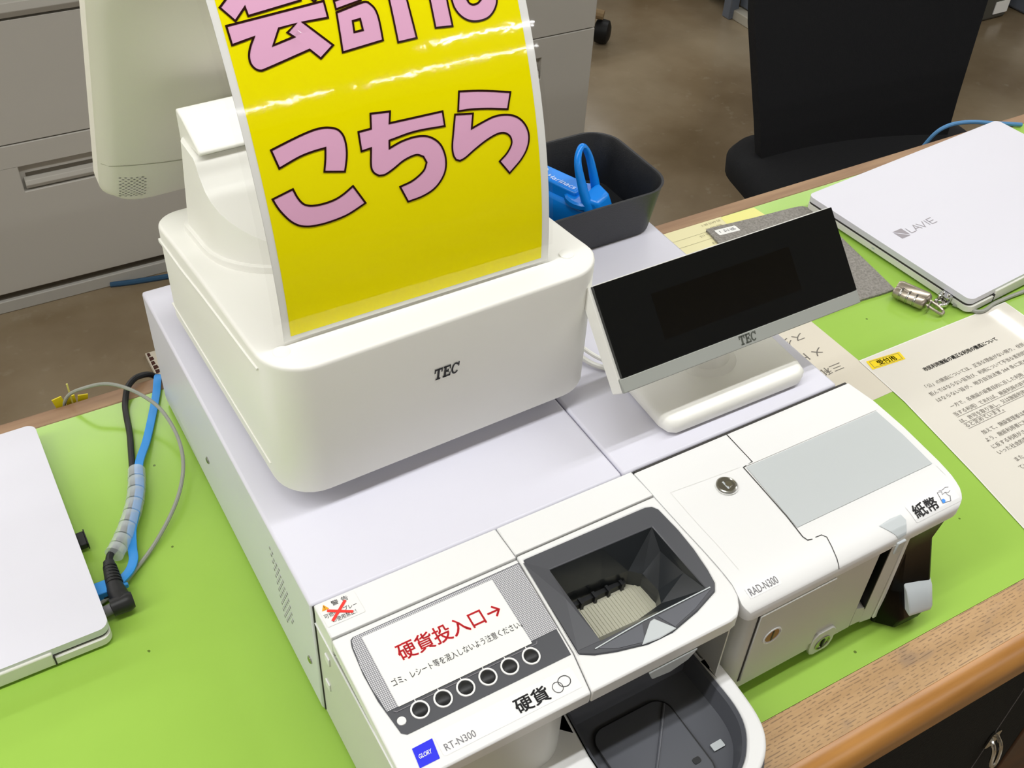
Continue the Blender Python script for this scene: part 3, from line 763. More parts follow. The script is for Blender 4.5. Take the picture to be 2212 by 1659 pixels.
add('cover_outline', bm, mat('faint_line', 'd9d9d5', 0.5), bill, smooth=0)
bm = stroke([(0.4700, -0.1000), (0.4702, -0.1100)], 0.0003, lidf(0.0002)); add('cover_outline', bm, MATS['faint_line'], bill, smooth=0)
# key lock in the lid
LZ = lid_h(-0.0430)
lk = lambda a, b, h: (0.3088 + a, -0.0430 + b, LZ + 0.0002 + h)
lock = add('key_lock', lathe([(0.0078, 0.0), (0.0078, 0.0010), (0.0070, 0.0014), (0.0064, 0.0009), (0.0002, 0.0009)], lk), M_STEEL, bill, label='round steel key lock')
add('lock_ring', plate(circ(0.3088, -0.0430, 0.0092), [circ(0.3088, -0.0430, 0.0086)], flat(LZ + 0.0004), 0.0004), MATS['faint_line'], bill, smooth=0)
add('keyway', box(0.3072, 0.3086, -0.0470, -0.0394, LZ + 0.0010, LZ + 0.0013), M_GREYCAP, lock, smooth=0)
add('key_tumbler', lathe([(0.0028, 0.0), (0.0026, 0.0008), (0.0002, 0.0009)], lambda a, b, h: (0.3103 + a, -0.0434 + b, LZ + 0.0010 + h), 16), M_CHROME, lock)
# stickers
st = add('banknote_sticker', drape(rr(0.4195, 0.4665, -0.1312, -0.1172, 0.0012, 3), lidf(0.0003), -0.132, -0.118, 0.0008), MATS['label_white'], bill, smooth=0)
text('lettering', '紙幣', lidf(0.0006), M_INK, st, w=0.0235, h=0.0100, at=(0.4222, -0.1296), fat=0.0004)
bm = stroke([(0.4518, -0.1189), (0.4498, -0.1274), (0.4573, -0.1284), (0.4598, -0.1249)], 0.0005, lidf(0.0006))
stroke([(0.4518, -0.1189), (0.4558, -0.1196), (0.4543, -0.1219), (0.4578, -0.1212), (0.4603, -0.1224), (0.4628, -0.1216)], 0.0004, lidf(0.0006), bm)
stroke([(0.4538, -0.1184), (0.4578, -0.1187), (0.4613, -0.1180), (0.4638, -0.1188)], 0.0004, lidf(0.0006), bm)
stroke([(0.4578, -0.1212), (0.4588, -0.1246), (0.4598, -0.1249)], 0.0004, lidf(0.0006), bm)
icon = add('hand_icon', bm, M_GREYINK, st, smooth=0)
shape('blue_mark', [[(0.4501, -0.1254), (0.4513, -0.1246), (0.4530, -0.1250), (0.4533, -0.1264), (0.4520, -0.1278), (0.4498, -0.1275)]], lidf(0.0007), mat('ink_blue', '2b8ff0', 0.4), st)
ml = add('model_label', drape(rr(0.2655, 0.2935, -0.1265, -0.1188, 0.0008, 3), lidf(0.0002), -0.128, -0.118, 0.0008), MATS['label_white'], bill, smooth=0)
text('lettering', 'RAD-N300', lidf(0.0005), M_GREYINK, ml, w=0.0245, h=0.0055, at=(0.2672, -0.1254))
# front: face with door, locks and bill slot
face_plan = [(0.2615, -0.0600), (0.2605, -0.1240)]
for k in range(1, 8):
    a = math.radians(180 + 90 * k / 7); face_plan.append((0.2705 + 0.010 * math.cos(a), -0.1235 + 0.010 * math.sin(a)))
face_plan += [(0.3850, -0.1335), (0.3850, -0.1180), (0.3955, -0.1180), (0.3955, -0.1345), (0.4060, -0.1360), (0.4150, -0.1290), (0.4190, -0.1180), (0.4580, -0.1150), (0.4580, -0.0600)]
add('front_face', plate(face_plan, [], flat(0.1060), 0.0940), M_SHADED, bill)
add('slot_backing', box(0.3842, 0.3962, -0.1185, -0.1165, 0.02, 0.1055), M_BLACK, bill, smooth=0)
add('slot_liner', box(0.3943, 0.3956, -0.1345, -0.1175, 0.030, 0.1055), M_BLACK, bill, smooth=0)
add('slot_liner', box(0.3849, 0.3856, -0.1330, -0.1175, 0.030, 0.1055), M_BLACK, bill, smooth=0)
add('slot_sill', loft([[(0.3850, -0.1340, 0.014), (0.3955, -0.1345, 0.014), (0.3955, -0.1180, 0.014), (0.3850, -0.1180, 0.014)], [(0.3850, -0.1338, 0.036), (0.3955, -0.1343, 0.031), (0.3955, -0.1180, 0.036), (0.3850, -0.1180, 0.040)]]), M_SHADED, bill, smooth=0)
ff = frame((0, -0.1338, 0), (1, 0, 0), (0, 0, 1))
fz = lambda lift=0.0: frame((0, -0.1337, 0), (1, 0, 0), (0, 0, 1), lift)
door = add('front_door', plate([(0.2715, 0.0225), (0.3420, 0.0225), (0.3420, 0.1026), (0.2715, 0.1026)], [], fz(0.0014), 0.002), M_SHADED, bill, bevel=0.0006)
add('door_gap', box(0.2703, 0.2714, -0.1341, -0.1333, 0.0225, 0.1035), M_SEAM, bill, smooth=0)
add('door_lock', lathe([(0.0085, 0.0), (0.0085, 0.0006), (0.0075, 0.0008), (0.0070, -0.0006), (0.0002, -0.0006)], lambda a, b, h: (0.2900 + a, -0.1352 - h, 0.0690 + b)), M_WHITE, door)
add('lock_core', lathe([(0.0066, 0.0), (0.0064, 0.0007), (0.0002, 0.0008)], lambda a, b, h: (0.2900 + a, -0.1348 - h, 0.0690 + b), 20), M_WARM, door)
add('lock_slot', box(0.2893, 0.2907, -0.1358, -0.1352, 0.0635, 0.0745), M_BLACK, door, smooth=0)
tab = add('lock_tab', plate([(0.3440, 0.0060), (0.3480, 0.0035), (0.3600, 0.0035), (0.3640, 0.0060), (0.3660, 0.0120), (0.3660, 0.0260), (0.3620, 0.0310), (0.3460, 0.0310), (0.3420, 0.0260), (0.3420, 0.0120)], [], fz(0.0022), 0.004), M_SHADED, bill, bevel=0.0008)
add('tab_lock', lathe([(0.0076, 0.0), (0.0076, 0.0006), (0.0066, 0.0007), (0.0062, -0.0004), (0.0002, -0.0004)], lambda a, b, h: (0.3540 + a, -0.1360 - h, 0.0160 + b)), M_STEEL, tab)
add('tab_slot', box(0.3532, 0.3548, -0.1372, -0.1362, 0.0110, 0.0210), M_BLACK, tab, smooth=0)
# triangular lamp over the slot
add('slot_lamp', drape([(0.3895, -0.1215), (0.4010, -0.1205), (0.4115, -0.1212), (0.4125, -0.1262), (0.4070, -0.1338), (0.3990, -0.1342)], lidf(0.0005), -0.1345, -0.12, 0.0007), M_GREYCAP, bill, label='pale grey triangular slot lamp')
add('slot_lamp_tab', box(0.3985, 0.4072, -0.1362, -0.1330, 0.0960, 0.1085), M_GREYCAP, bill, bevel=0.0008)
# bill outlet: smoked pocket with translucent lip
outlet = add('bill_outlet', loft([[(0.4170, -0.1310, 0.106), (0.4280, -0.1335, 0.106), (0.4600, -0.1315, 0.106), (0.4690, -0.1200, 0.106), (0.4640, -0.1050, 0.106), (0.4180, -0.1100, 0.106)],
                                  [(0.4150, -0.1330, 0.075), (0.4260, -0.1300, 0.075), (0.4560, -0.1290, 0.075), (0.4630, -0.1180, 0.075), (0.4600, -0.1050, 0.075), (0.4180, -0.1100, 0.075)],
                                  [(0.4130, -0.1360, 0.045), (0.4220, -0.1420, 0.042), (0.4530, -0.1440, 0.040), (0.4640, -0.1250, 0.042), (0.4600, -0.1050, 0.045), (0.4160, -0.1100, 0.045)],
                                  [(0.4100, -0.1370, 0.020), (0.4220, -0.1520, 0.020), (0.4500, -0.1530, 0.020), (0.4640, -0.1280, 0.020), (0.4590, -0.1050, 0.020), (0.4140, -0.1100, 0.020)],
                                  [(0.4100, -0.1360, 0.004), (0.4220, -0.1490, 0.004), (0.4480, -0.1500, 0.004), (0.4620, -0.1270, 0.004), (0.4580, -0.1050, 0.004), (0.4140, -0.1100, 0.004)]]),
             M_SMOKE, bill, bevel=0.002, label='glossy smoked bill outlet pocket')
add('outlet_guard', loft([[(0.4105, -0.1342, 0.105), (0.4155, -0.1338, 0.105), (0.4165, -0.1200, 0.105), (0.4110, -0.1200, 0.105)], [(0.4075, -0.1372, 0.012), (0.4125, -0.1372, 0.012), (0.4145, -0.1200, 0.012), (0.4090, -0.1200, 0.012)]]), M_WHITE, bill, bevel=0.0008)
add('outlet_lip', loft([[(0.4235, -0.1450, 0.046), (0.4520, -0.1470, 0.040), (0.4555, -0.1400, 0.042), (0.4260, -0.1330, 0.052)], [(0.4240, -0.1545, 0.030), (0.4480, -0.1565, 0.026), (0.4560, -0.1470, 0.028), (0.4260, -0.1400, 0.034)], [(0.4242, -0.1548, 0.025), (0.4480, -0.1568, 0.021), (0.4560, -0.1475, 0.023), (0.4260, -0.1405, 0.029)]]), M_TRANSL, outlet, bevel=0.0012)

# ================================================================ register
XF = yaw_at(0.0168, 0.0715, 1.35)
reg = thing('register_terminal', 'cream white point-of-sale register on the coin machine, its screen facing away', 'cash register', (0.127, 0.12, 0.13))
RW, RD = 0.2545, 0.248
zt = interp([(0.0, 0.2620), (0.02, 0.2616), (0.04, 0.2588), (0.132, 0.2503), (0.19, 0.2430), (0.248, 0.2340)])
rg = []
for ins_, zf in ((0.0035, lambda y: 0.1462), (0.0008, lambda y: 0.1472), (0.0, lambda y: 0.1500), (0.0, lambda y: zt(y) - 0.0030), (0.0004, lambda y: zt(y) - 0.0014), (0.0013, lambda y: zt(y) - 0.0004), (0.0028, zt)):
    rg.append((stations(0, RW, 0, RD, 0.030, 0.022, ins_), zf))
base = add('base_unit', station_solid(rg), M_CREAM, reg, smooth=36)
for fx in (0.03, RW - 0.03):
    for fy in (0.035, RD - 0.03):
        add('foot', lathe([(0.011, 0.130), (0.012, 0.1470)], lambda a, b, h, fx=fx, fy=fy: (fx + a, fy + b, h), 18), M_BLACK, reg)
# long curved shoulder rib and straight lower rib on the left side
rib = []
ys2 = [0.028 + 0.0102 * k for k in range(21)]
off_ = interp([(0.028, 0.010), (0.10, 0.012), (0.18, 0.0150), (0.232, 0.0125)])
rib = [(y, zt(y) - off_(y)) for y in ys2] + [(y, zt(y) - off_(y) - (0.0034 if y > 0.14 else 0.0022)) for y in reversed(ys2)]
add('side_rib', plate(rib, [], lambda a, b, d: (-0.0012 + d, a, b), 0.003), M_CREAM, reg, bevel=0.0005)
add('side_rib', box(-0.0008, 0.002, 0.030, 0.232, 0.1600, 0.1614), M_CREAM, reg, bevel=0.0003)
for cx, cy in ((0.0150, 0.0230), (0.2330, 0.0255)):
    add('screw_cap', lathe([(0.0055, 0.2595), (0.0055, 0.2618), (0.0050, 0.2621)], lambda a, b, h, cx=cx, cy=cy: (cx + a, cy + b, h), 24), M_CREAM, reg)
tec_logo(lambda a, b: (a, -0.0004, b), 0.1110, 0.2130, 0.0205, 0.0098, 0.14, M_INK, base)
# pedestal, hinge cap and screen seen from behind
pf = interp([(0.106, 0.2640), (0.110, 0.2690), (0.120, 0.2755), (0.135, 0.2830), (0.152, 0.2895), (0.166, 0.2960), (0.174, 0.3030), (0.179, 0.3110), (0.182, 0.3135), (0.214, 0.3140)])
p_rows = stations(0.0175, 0.2250, 0.1080, 0.2140, 0.060, 0.008, 0.0, 10, 24)
p_rows2 = stations(0.0225, 0.2200, 0.1095, 0.2135, 0.056, 0.008, 0.0, 10, 24)
ped = add('pedestal', station_solid([(p_rows, lambda y: 0.236), (p_rows, lambda y: zt(y) + 0.0075), (p_rows2, pf)]), M_CREAM, reg, bevel=0.0006, smooth=32)
skirt = stations(0.0145, 0.2285, 0.1045, 0.2170, 0.062, 0.010, 0.0, 10, 24)
add('pedestal_skirt', station_solid([(skirt, lambda y: 0.232), (skirt, lambda y: zt(y) + 0.0055)]), M_CREAM, reg, bevel=0.0012)
hz = [(0.1790, 0.3155), (0.1775, 0.3175), (0.1790, 0.3195), (0.2080, 0.3310), (0.2200, 0.3325), (0.2200, 0.3060), (0.2000, 0.3130)]
add('hinge_cap', extrude_x(hz, 0.0260, 0.2160), M_CREAM, reg, bevel=0.0015)
tl = math.radians(29)
ux, uu, un = Vector((1, 0, 0)), Vector((0, -math.sin(tl), math.cos(tl))), Vector((0, -math.cos(tl), -math.sin(tl)))
mo = Vector((-0.018, 0.347, 0.197)); MW, MH = 0.337, 0.29
def mring(inset, depth, r=0.034):
    return [tuple(mo + ux * a + uu * b + un * depth) for a, b in rr(inset, MW - inset, inset * 0.8, MH - inset * 0.8, max(r - inset * 0.3, 0.004), 8)]
rings_ = [mring(0.004, -0.010), mring(0.0, -0.008), mring(0.0, 0.004), mring(0.002, 0.006), mring(0.006, 0.0115), mring(0.012, 0.0145), mring(0.022, 0.0175), mring(0.045, 0.0215), mring(0.075, 0.0250), mring(0.105, 0.0268), mring(0.130, 0.0275)]
shell = loft(rings_)
from mathutils.bvhtree import BVHTree
shell.normal_update(); bvh = BVHTree.FromBMesh(shell)
def on_shell(a, b, lift=0.0003):
    s_ = mo + ux * a + uu * b + un * 0.2
    hit = bvh.ray_cast(s_, -un)
    return tuple((hit[0] if hit[0] is not None else s_ - un * 0.18) + un * lift)
moni = add('monitor', shell, M_MONI, reg, smooth=30, label='back of the operator screen')
bm = bmesh.new()
stroke([(0.002 + 0.0045 * k, 0.072 - 0.006 * math.exp(-k * 0.6)) for k in range(80)], 0.0007, lambda a, b: on_shell(a, b), bm)
add('cover_joint', bm, mat('joint_tone', 'b3b19e', 0.5), moni, smooth=0)
bm = bmesh.new()
for r_ in range(13):
    for c_ in range(5):
        a_ = 0.0135 + c_ * 0.0042 + (0.0021 if r_ % 2 else 0.0); b_ = 0.022 + r_ * 0.0026
        plate(circ(a_, b_, 0.0011, 8, 0.0005), [], lambda a, b, d: on_shell(a, b, 0.0004), 0.0, bm)
add('speaker_hole', bm, M_GREYINK, moni, kind='stuff', smooth=0)
add('screen', plate(rr(0.012, MW - 0.012, 0.012, MH - 0.012, 0.006), [], lambda a, b, d: tuple(mo + ux * a + uu * b + un * (-0.0106 + d)), 0.001), M_GLASS, moni, smooth=0)
bm = extrude_x([(0.214, 0.285), (0.300, 0.255), (0.330, 0.250), (0.330, 0.270), (0.290, 0.295), (0.222, 0.312)], 0.060, 0.180)
add('screen_arm', bm, M_CREAM, reg, bevel=0.003)
XF = Matrix.Identity(4)

# ================================================================ laminated yellow sign
sg0 = Vector((0.040, 0.100, 0.266)); sgd = Vector((1, 0.0027, 0)).normalized(); sgn = Vector((-sgd.y, sgd.x, 0))
tab_ = []; al_ = 0.0; ph = (0.0, 0.0)
for k in range(0, 401):
    h_ = k * 0.001; t_ = 0.03 * h_ + 1.55 * h_ * h_
    if h_ > 0.22: t_ = 0.03 * 0.22 + 1.55 * 0.0484 + (h_ - 0.22) * (0.03 + 3.1 * 0.22)
    al_ += math.dist(ph, (h_, t_)) if k else 0.0
    tab_.append((al_, h_, t_)); ph = (h_, t_)
hs_ = interp([(a, h) for a, h, t in tab_]); ts_ = interp([(a, t) for a, h, t in tab_])
def sgf(lift=0.0):
    def f(u, v, d=0.0):
        h = hs_(v) if v > 0 else v; t = ts_(v) if v > 0 else 0.03 * v
        dt = (ts_(max(v, 0) + 0.002) - ts_(max(v, 0))); dh = (hs_(max(v, 0) + 0.002) - hs_(max(v, 0)))
        nn = (Vector((0, 0, 1)) * dt - sgn * dh).normalized()          # towards the viewer
        return tuple(sg0 + sgd * u + sgn * t + Vector((0, 0, 1)) * h + nn * (lift - d))
    return f
sign = thing('laminated_sign', 'laminated yellow sign with large pink Japanese letters, leaning against the register screen', 'sign', (0.135, 0.1, 0.262))
def sheet(u0, u1, v0, v1, f, n=44, th=0.0):
    bm = bmesh.new(); V = []
    for k in range(n + 1):
        v = v0 + (v1 - v0) * k / n
        V.append([bm.verts.new(f(u0, v, 0.0)), bm.verts.new(f(u1, v, 0.0))])
    for k in range(n): bm.faces.new((V[k][0], V[k][1], V[k + 1][1], V[k + 1][0]))
    if th:
        W_ = []
        for k in range(n + 1):
            v = v0 + (v1 - v0) * k / n
            W_.append([bm.verts.new(f(u0, v, th)), bm.verts.new(f(u1, v, th))])
        for k in range(n):
            bm.faces.new((W_[k + 1][0], W_[k + 1][1], W_[k][1], W_[k][0]))
            bm.faces.new((V[k][0], V[k + 1][0], W_[k + 1][0], W_[k][0])); bm.faces.new((V[k][1], W_[k][1], W_[k + 1][1], V[k + 1][1]))
        bm.faces.new((V[0][0], W_[0][0], W_[0][1], V[0][1])); bm.faces.new((V[n][0], V[n][1], W_[n][1], W_[n][0]))
    return bm
SV = 0.268
paper = add('paper', sheet(-0.0047, 0.1917, -0.0024, SV, sgf(0.0), 44, 0.0003), mat('laminated_paper', 'eeeeea', 0.08), sign, smooth=60)
add('yellow_print', sheet(0.0, 0.1859, 0.0010, SV - 0.004, sgf(0.0002)), M_YEL, sign, smooth=60)
GLYPH = {
    'kai_roof':[(15,2023),(80,1939),(153,2002),(158,1953),(478,1984),(480,2048),(522,2011),(554,1963),(642,2032),(546,2155),(470,2273),(353,2290),(210,2177)],
    'kai_low':[(22,1923),(611,1960),(612,1866),(458,1867),(602,1714),(510,1655),(457,1715),(193,1663),(145,1658),(117,1674),(101,1702),(100,1736),(111,1770),(130,1803),(157,1839),(25,1819)],
    'kai_hole':[(311,1859),(414,1867),(353,1829),(384,1800),(254,1776)],
    'kei_l':[(669,1885),(837,1913),(876,1907),(906,1868),(917,1806),(913,1685),(649,1664)],
    'kei_hole':[(754,1822),(802,1826),(803,1763),(748,1761)],
    'kei_l2':[(671,1902),(671,1949),(827,1975),(834,1926)],
    'kei_l3':[(668,1965),(667,2009),(820,2032),(826,1987)],
    'kei_l4':[(677,2025),(677,2069),(827,2094),(835,2047)],
    'kei_r':[(1004,1656),(1129,1659),(1121,1881),(1121,1951),(1249,1956),(1249,2039),(1126,2033),(1129,2134),(1011,2127),(1009,2029),(910,2023),(906,1945),(1007,1947),(1009,1899)],
    'ha_l':[(1264,1694),(1379,1684),(1379,1838),(1389,2031),(1393,2127),(1273,2122),(1268,1998),(1267,1856)],
    'ha_r':[(1409,1833),(1414,1793),(1431,1754),(1461,1719),(1502,1694),(1554,1683),(1619,1688),(1664,1711),(1696,1745),(1713,1782),(1707,1823),(1692,1859),(1689,1939),(1768,1939),(1773,2018),(1694,2017),(1692,2070),(1590,2065),(1587,2013),(1420,2007),(1415,1929),(1581,1932),(1580,1883),(1519,1887),(1453,1871)],
    'ha_hole':[(1512,1816),(1523,1794),(1547,1782),(1579,1786),(1603,1801),(1580,1821),(1538,1826)],
    'ko_t':[(92,1219),(249,1255),(358,1274),(428,1275),(475,1265),(514,1246),(538,1211),(546,1166),(543,1113),(531,1061),(507,994),(380,1024),(401,1092),(416,1159),(330,1155),(243,1142),(116,1106)],
    'ko_b':[(37,941),(170,970),(185,919),(206,878),(232,855),(277,841),(344,837),(414,844),(473,863),(541,897),(603,773),(500,737),(427,722),(336,715),(267,717),(214,725),(163,745),(117,785),(76,846),(53,894)],
    'chi':[(638,1204),(721,1206),(736,1292),(863,1279),(845,1212),(1206,1207),(1205,1116),(1000,1127),(824,1111),(816,1066),(906,1089),(1008,1095),(1092,1073),(1156,1012),(1179,919),(1158,828),(1087,754),(993,719),(884,708),(844,816),(935,834),(1015,876),(1045,924),(1029,964),(982,986),(899,972),(821,937),(759,915),(717,918),(687,946),(678,991),(698,1093),(634,1088)],
    'ra_t':[(1339,1301),(1500,1273),(1696,1225),(1660,1124),(1520,1157),(1402,1177),(1311,1185)],
    'ra_b':[(1286,1170),(1411,1150),(1387,1061),(1467,1082),(1551,1099),(1625,1096),(1696,1075),(1749,1035),(1783,977),(1791,913),(1768,844),(1715,781),(1623,713),(1557,809),(1616,849),(1656,899),(1657,940),(1635,970),(1600,986),(1551,985),(1474,963),(1387,925),(1317,890),(1275,879),(1249,892),(1235,924),(1235,981),(1257,1068)],
}

def soft(pts, n=5):
    """keeps corners, rounds the shallow vertices of a letter outline"""
    P = [Vector(p) / 10000 for p in pts]; N = len(P); sharp = []
    for i in range(N):
        a, b = P[i] - P[i - 1], P[(i + 1) % N] - P[i]
        sharp.append(a.angle(b) > math.radians(38))
    out = []
    for i in range(N):
        p1, p2 = P[i], P[(i + 1) % N]
        p0 = P[i - 1] if not sharp[i] else p1 * 2 - p2
        p3 = P[(i + 2) % N] if not sharp[(i + 1) % N] else p2 * 2 - p1
        m_ = n if not (sharp[i] and sharp[(i + 1) % N]) else max(1, int((p2 - p1).length / 0.006))
        for k in range(m_):
            t = k / m_
            out.append(0.5 * ((2 * p1) + (-p0 + p2) * t + (2 * p0 - 5 * p1 + 4 * p2 - p3) * t * t + (-p0 + 3 * p1 - 3 * p2 + p3) * t ** 3))
    return [(p.x, p.y) for p in out]
LETTERS = [[('kai_roof', None), ('kai_low', 'kai_hole')], [('kei_l', 'kei_hole'), ('kei_l2', None), ('kei_l3', None), ('kei_l4', None), ('kei_r', None)],
           [('ha_l', None), ('ha_r', 'ha_hole')], [('ko_t', None), ('ko_b', None)], [('chi', None)], [('ra_t', None), ('ra_b', None)]]
for pieces in LETTERS:
    bm = bmesh.new(); bo = bmesh.new()
    for outer, hole in pieces:
        o_ = soft(GLYPH[outer]); h_ = [soft(GLYPH[hole])] if hole else []
        # fill is subdivided so that it follows the bend of the sheet
        tmp = plate(o_, h_, lambda a, b, d: (a, b, 0), 0.0)
        vv = 0.004
        while vv < SV:
            bmesh.ops.bisect_plane(tmp, geom=tmp.verts[:] + tmp.edges[:] + tmp.faces[:], plane_co=(0, vv, 0), plane_no=(0, 1, 0)); vv += 0.008
        f_ = sgf(0.0004)
        mp_ = {v: bm.verts.new(f_(v.co.x, v.co.y)) for v in tmp.verts}
        for fc in tmp.faces: bm.faces.new([mp_[v] for v in fc.verts])
        tmp.free()
        for lp in [o_] + h_: stroke(lp, 0.0012, sgf(0.0006), bo, closed=True)
    le = add('letter', bm, M_PINK, sign, smooth=60)
    add('letter_outline', bo, M_OUT, le, smooth=60)
for u0_, u1_ in ((-0.0098, -0.0047), (0.1917, 0.1950)):
    add('film_margin', sheet(u0_, u1_, -0.0040, SV + 0.004, sgf(0.0001), 44, 0.0), M_FILM, sign, smooth=60, label='clear glossy film margin')

# ================================================================ customer display
disp = thing('customer_display', 'small customer display with black glass face and silver bottom strip on a white foot', 'display', (0.368, 0.05, 0.13))
dbx = [(0.3040, 0.0140), (0.4270, 0.0130), (0.4340, 0.0170), (0.4365, 0.0260), (0.4390, 0.0850), (0.4320, 0.0940), (0.3060, 0.0950), (0.2985, 0.0880), (0.2960, 0.0260), (0.2985, 0.0175)]
sc_ = lambda k, z: [(0.3675 + (a - 0.3675) * k, 0.054 + (b - 0.054) * k, z) for a, b in dbx]
add('foot_plate', loft([sc_(0.97, 0.1318), sc_(1.0, 0.1345), sc_(1.0, 0.1405), sc_(0.975, 0.1440), sc_(0.93, 0.1452), sc_(0.4, 0.1462)]), M_CREAM, disp, smooth=50)
add('foot_pad', loft([sc_(0.9, 0.1300), sc_(0.9, 0.1322)]), M_BLACK, disp)
add('neck', lathe([(0.0260, 0.1450), (0.0245, 0.1475), (0.0190, 0.1500), (0.0175, 0.1560), (0.0150, 0.1700), (0.0145, 0.2050)], lambda a, b, h: (0.368 + a, 0.062 + b * 0.9, h), 28), M_CREAM, disp, smooth=50)
do = Vector((0.2535, 0.0240, 0.1880)); dx = Vector((1, 0.0017, 0)).normalized(); du = Vector((0, 0.0545, 0.0575)).normalized(); DW, DH = 0.2305, 0.0800
dn = dx.cross(du)
df = lambda lift=0.0: frame(do, dx, du, lift)
add('housing', plate(rr(0, DW, 0, DH, 0.0012, 3), [], df(0.0), 0.014), M_CREAM, disp, bevel=0.0008)
add('rear_hub', loft([[tuple(do + dx * a + du * b - dn * 0.0135) for a, b in rr(0.07, 0.16, 0.012, 0.060, 0.006, 4)], [tuple(do + dx * a + du * b - dn * 0.034) for a, b in rr(0.09, 0.14, 0.020, 0.050, 0.006, 4)]]), M_CREAM, disp, bevel=0.002)
glass = add('glass', plate(rr(0.0022, DW - 0.0006, 0.0108, DH - 0.0006, 0.0004, 2), [], df(0.0034), 0.004), M_GLASS, disp, bevel=0.0005, label='black glass face')
add('screen_window', plate(rr(0.046, 0.178, 0.026, 0.061, 0.0003, 2), [], df(0.00345), 0.0), M_SCREEN, glass, smooth=0)
strip = add('silver_strip', plate([(0.0, 0.0), (DW, 0.0), (DW, 0.0106), (0.0, 0.0106)], [], df(0.0030), 0.003), M_SILVER, disp, bevel=0.0006)
tec_logo(lambda a, b: df(0.0032)(a, b), 0.1075, 0.0020, 0.0170, 0.0072, 0.10, mat('ink_strip', '4c5048', 0.5), strip)
add('cable', tube([(0.30, 0.100, 0.1325), (0.290, 0.112, 0.1340), (0.287, 0.130, 0.1345), (0.2925, 0.155, 0.1340), (0.300, 0.190, 0.1335)], 0.0022, 8), M_CREAM, disp)
add('cable', tube([(0.302, 0.098, 0.1390), (0.294, 0.113, 0.1395), (0.291, 0.132, 0.1395), (0.297, 0.157, 0.1390), (0.306, 0.190, 0.1360)], 0.0018, 8), M_CREAM, disp)

# ================================================================ black tray and blue stapler on the banknote machine
tx0, tx1, ty0, ty1 = 0.2900, 0.4640, 0.2380, 0.3580
tray = thing('black_tray', 'open black plastic tray holding a blue stapler', 'tray', (0.374, 0.297, 0.13))
def trr(ins_, r, z): return [(a, b, z) for a, b in rr(tx0 + ins_, tx1 - ins_, ty0 + ins_, ty1 - ins_, r, 10)]
add('tray_body', loft([trr(0.0105, 0.020, 0.1303), trr(0.0085, 0.022, 0.1325), trr(0.0010, 0.029, 0.1800), trr(0.0, 0.030, 0.1812), trr(0.0022, 0.028, 0.1812), trr(0.0035, 0.027, 0.1795), trr(0.0115, 0.020, 0.1335), trr(0.0150, 0.018, 0.1325)]), M_TRAY, tray, smooth=50)
stap = thing('stapler', 'bright blue staple-free stapler lying in the black tray', 'stapler', (0.355, 0.270, 0.1330))
# body along a diagonal in the tray; s runs along the body, t across
sb = Matrix.Translation((0.3840, 0.2930, 0.1332)) @ Matrix.Rotation(math.radians(-64), 4, 'Z') @ Matrix.Scale(1.15, 4)
XF = sb
add('body', loft([[(-0.040, -0.013, 0.002), (0.032, -0.014, 0.000), (0.034, 0.014, 0.000), (-0.040, 0.013, 0.002)], [(-0.041, -0.014, 0.020), (0.034, -0.016, 0.018), (0.036, 0.016, 0.018), (-0.041, 0.014, 0.020)], [(-0.041, -0.011, 0.030), (0.030, -0.012, 0.026), (0.032, 0.012, 0.026), (-0.041, 0.011, 0.030)]]), M_BLUE, stap, bevel=0.004, seg=4)
add('upper_arm', loft([[(-0.040, -0.009, 0.026), (0.012, -0.010, 0.024), (0.012, 0.010, 0.024), (-0.040, 0.009, 0.026)], [(-0.041, -0.0085, 0.040), (0.010, -0.0095, 0.036), (0.010, 0.0095, 0.036), (-0.041, 0.0085, 0.040)]]), M_BLUE, stap, bevel=0.002, seg=3)
text('lettering', 'Harinacs', frame((-0.020, -0.0070, 0.0388), (1, 0, -0.074), (0, 1, 0), 0.0003), mat('ink_pale', 'cfe6f5', 0.5), stap, w=0.027, h=0.0052, shear=0.25)
add('white_dot', lathe([(0.0042, 0.0), (0.0042, 0.0004), (0.0002, 0.0005)], lambda a, b, h: (-0.0270 + a, b, 0.0392 + h), 18), M_PAPER, stap)
add('cheek', loft([[(0.014 + 0.017 * math.cos(t) * k, 0.0175 * math.sin(t) * k, z) for t in [2 * math.pi * i / 20 for i in range(20)]] for k, z in ((0.9, 0.026), (1.0, 0.0275), (1.0, 0.031), (0.9, 0.0325))]), M_BLUE, stap)
add('handle', tube([(0.024, -0.011, 0.027), (0.016, -0.0105, 0.044), (0.009, -0.009, 0.062), (0.006, -0.003, 0.070), (0.0055, 0.004, 0.070), (0.008, 0.010, 0.060), (0.013, 0.0115, 0.044), (0.018, 0.0115, 0.028)], [0.0044, 0.0038, 0.003, 0.0026, 0.0026, 0.003, 0.0036, 0.004], 12), M_BLUE, stap)
add('front_shoe', loft([[(0.026, -0.013, 0.024), (0.038, -0.009, 0.020), (0.038, 0.009, 0.020), (0.026, 0.013, 0.024)], [(0.016, -0.0145, 0.038), (0.030, -0.010, 0.0345), (0.030, 0.010, 0.0345), (0.016, 0.0145, 0.038)]]), M_BLUE, stap, bevel=0.003, seg=3)
add('metal_tip', box(0.0335, 0.0352, -0.003, 0.004, 0.004, 0.017), M_STEEL, stap, bevel=0.0005)
XF = Matrix.Identity(4)

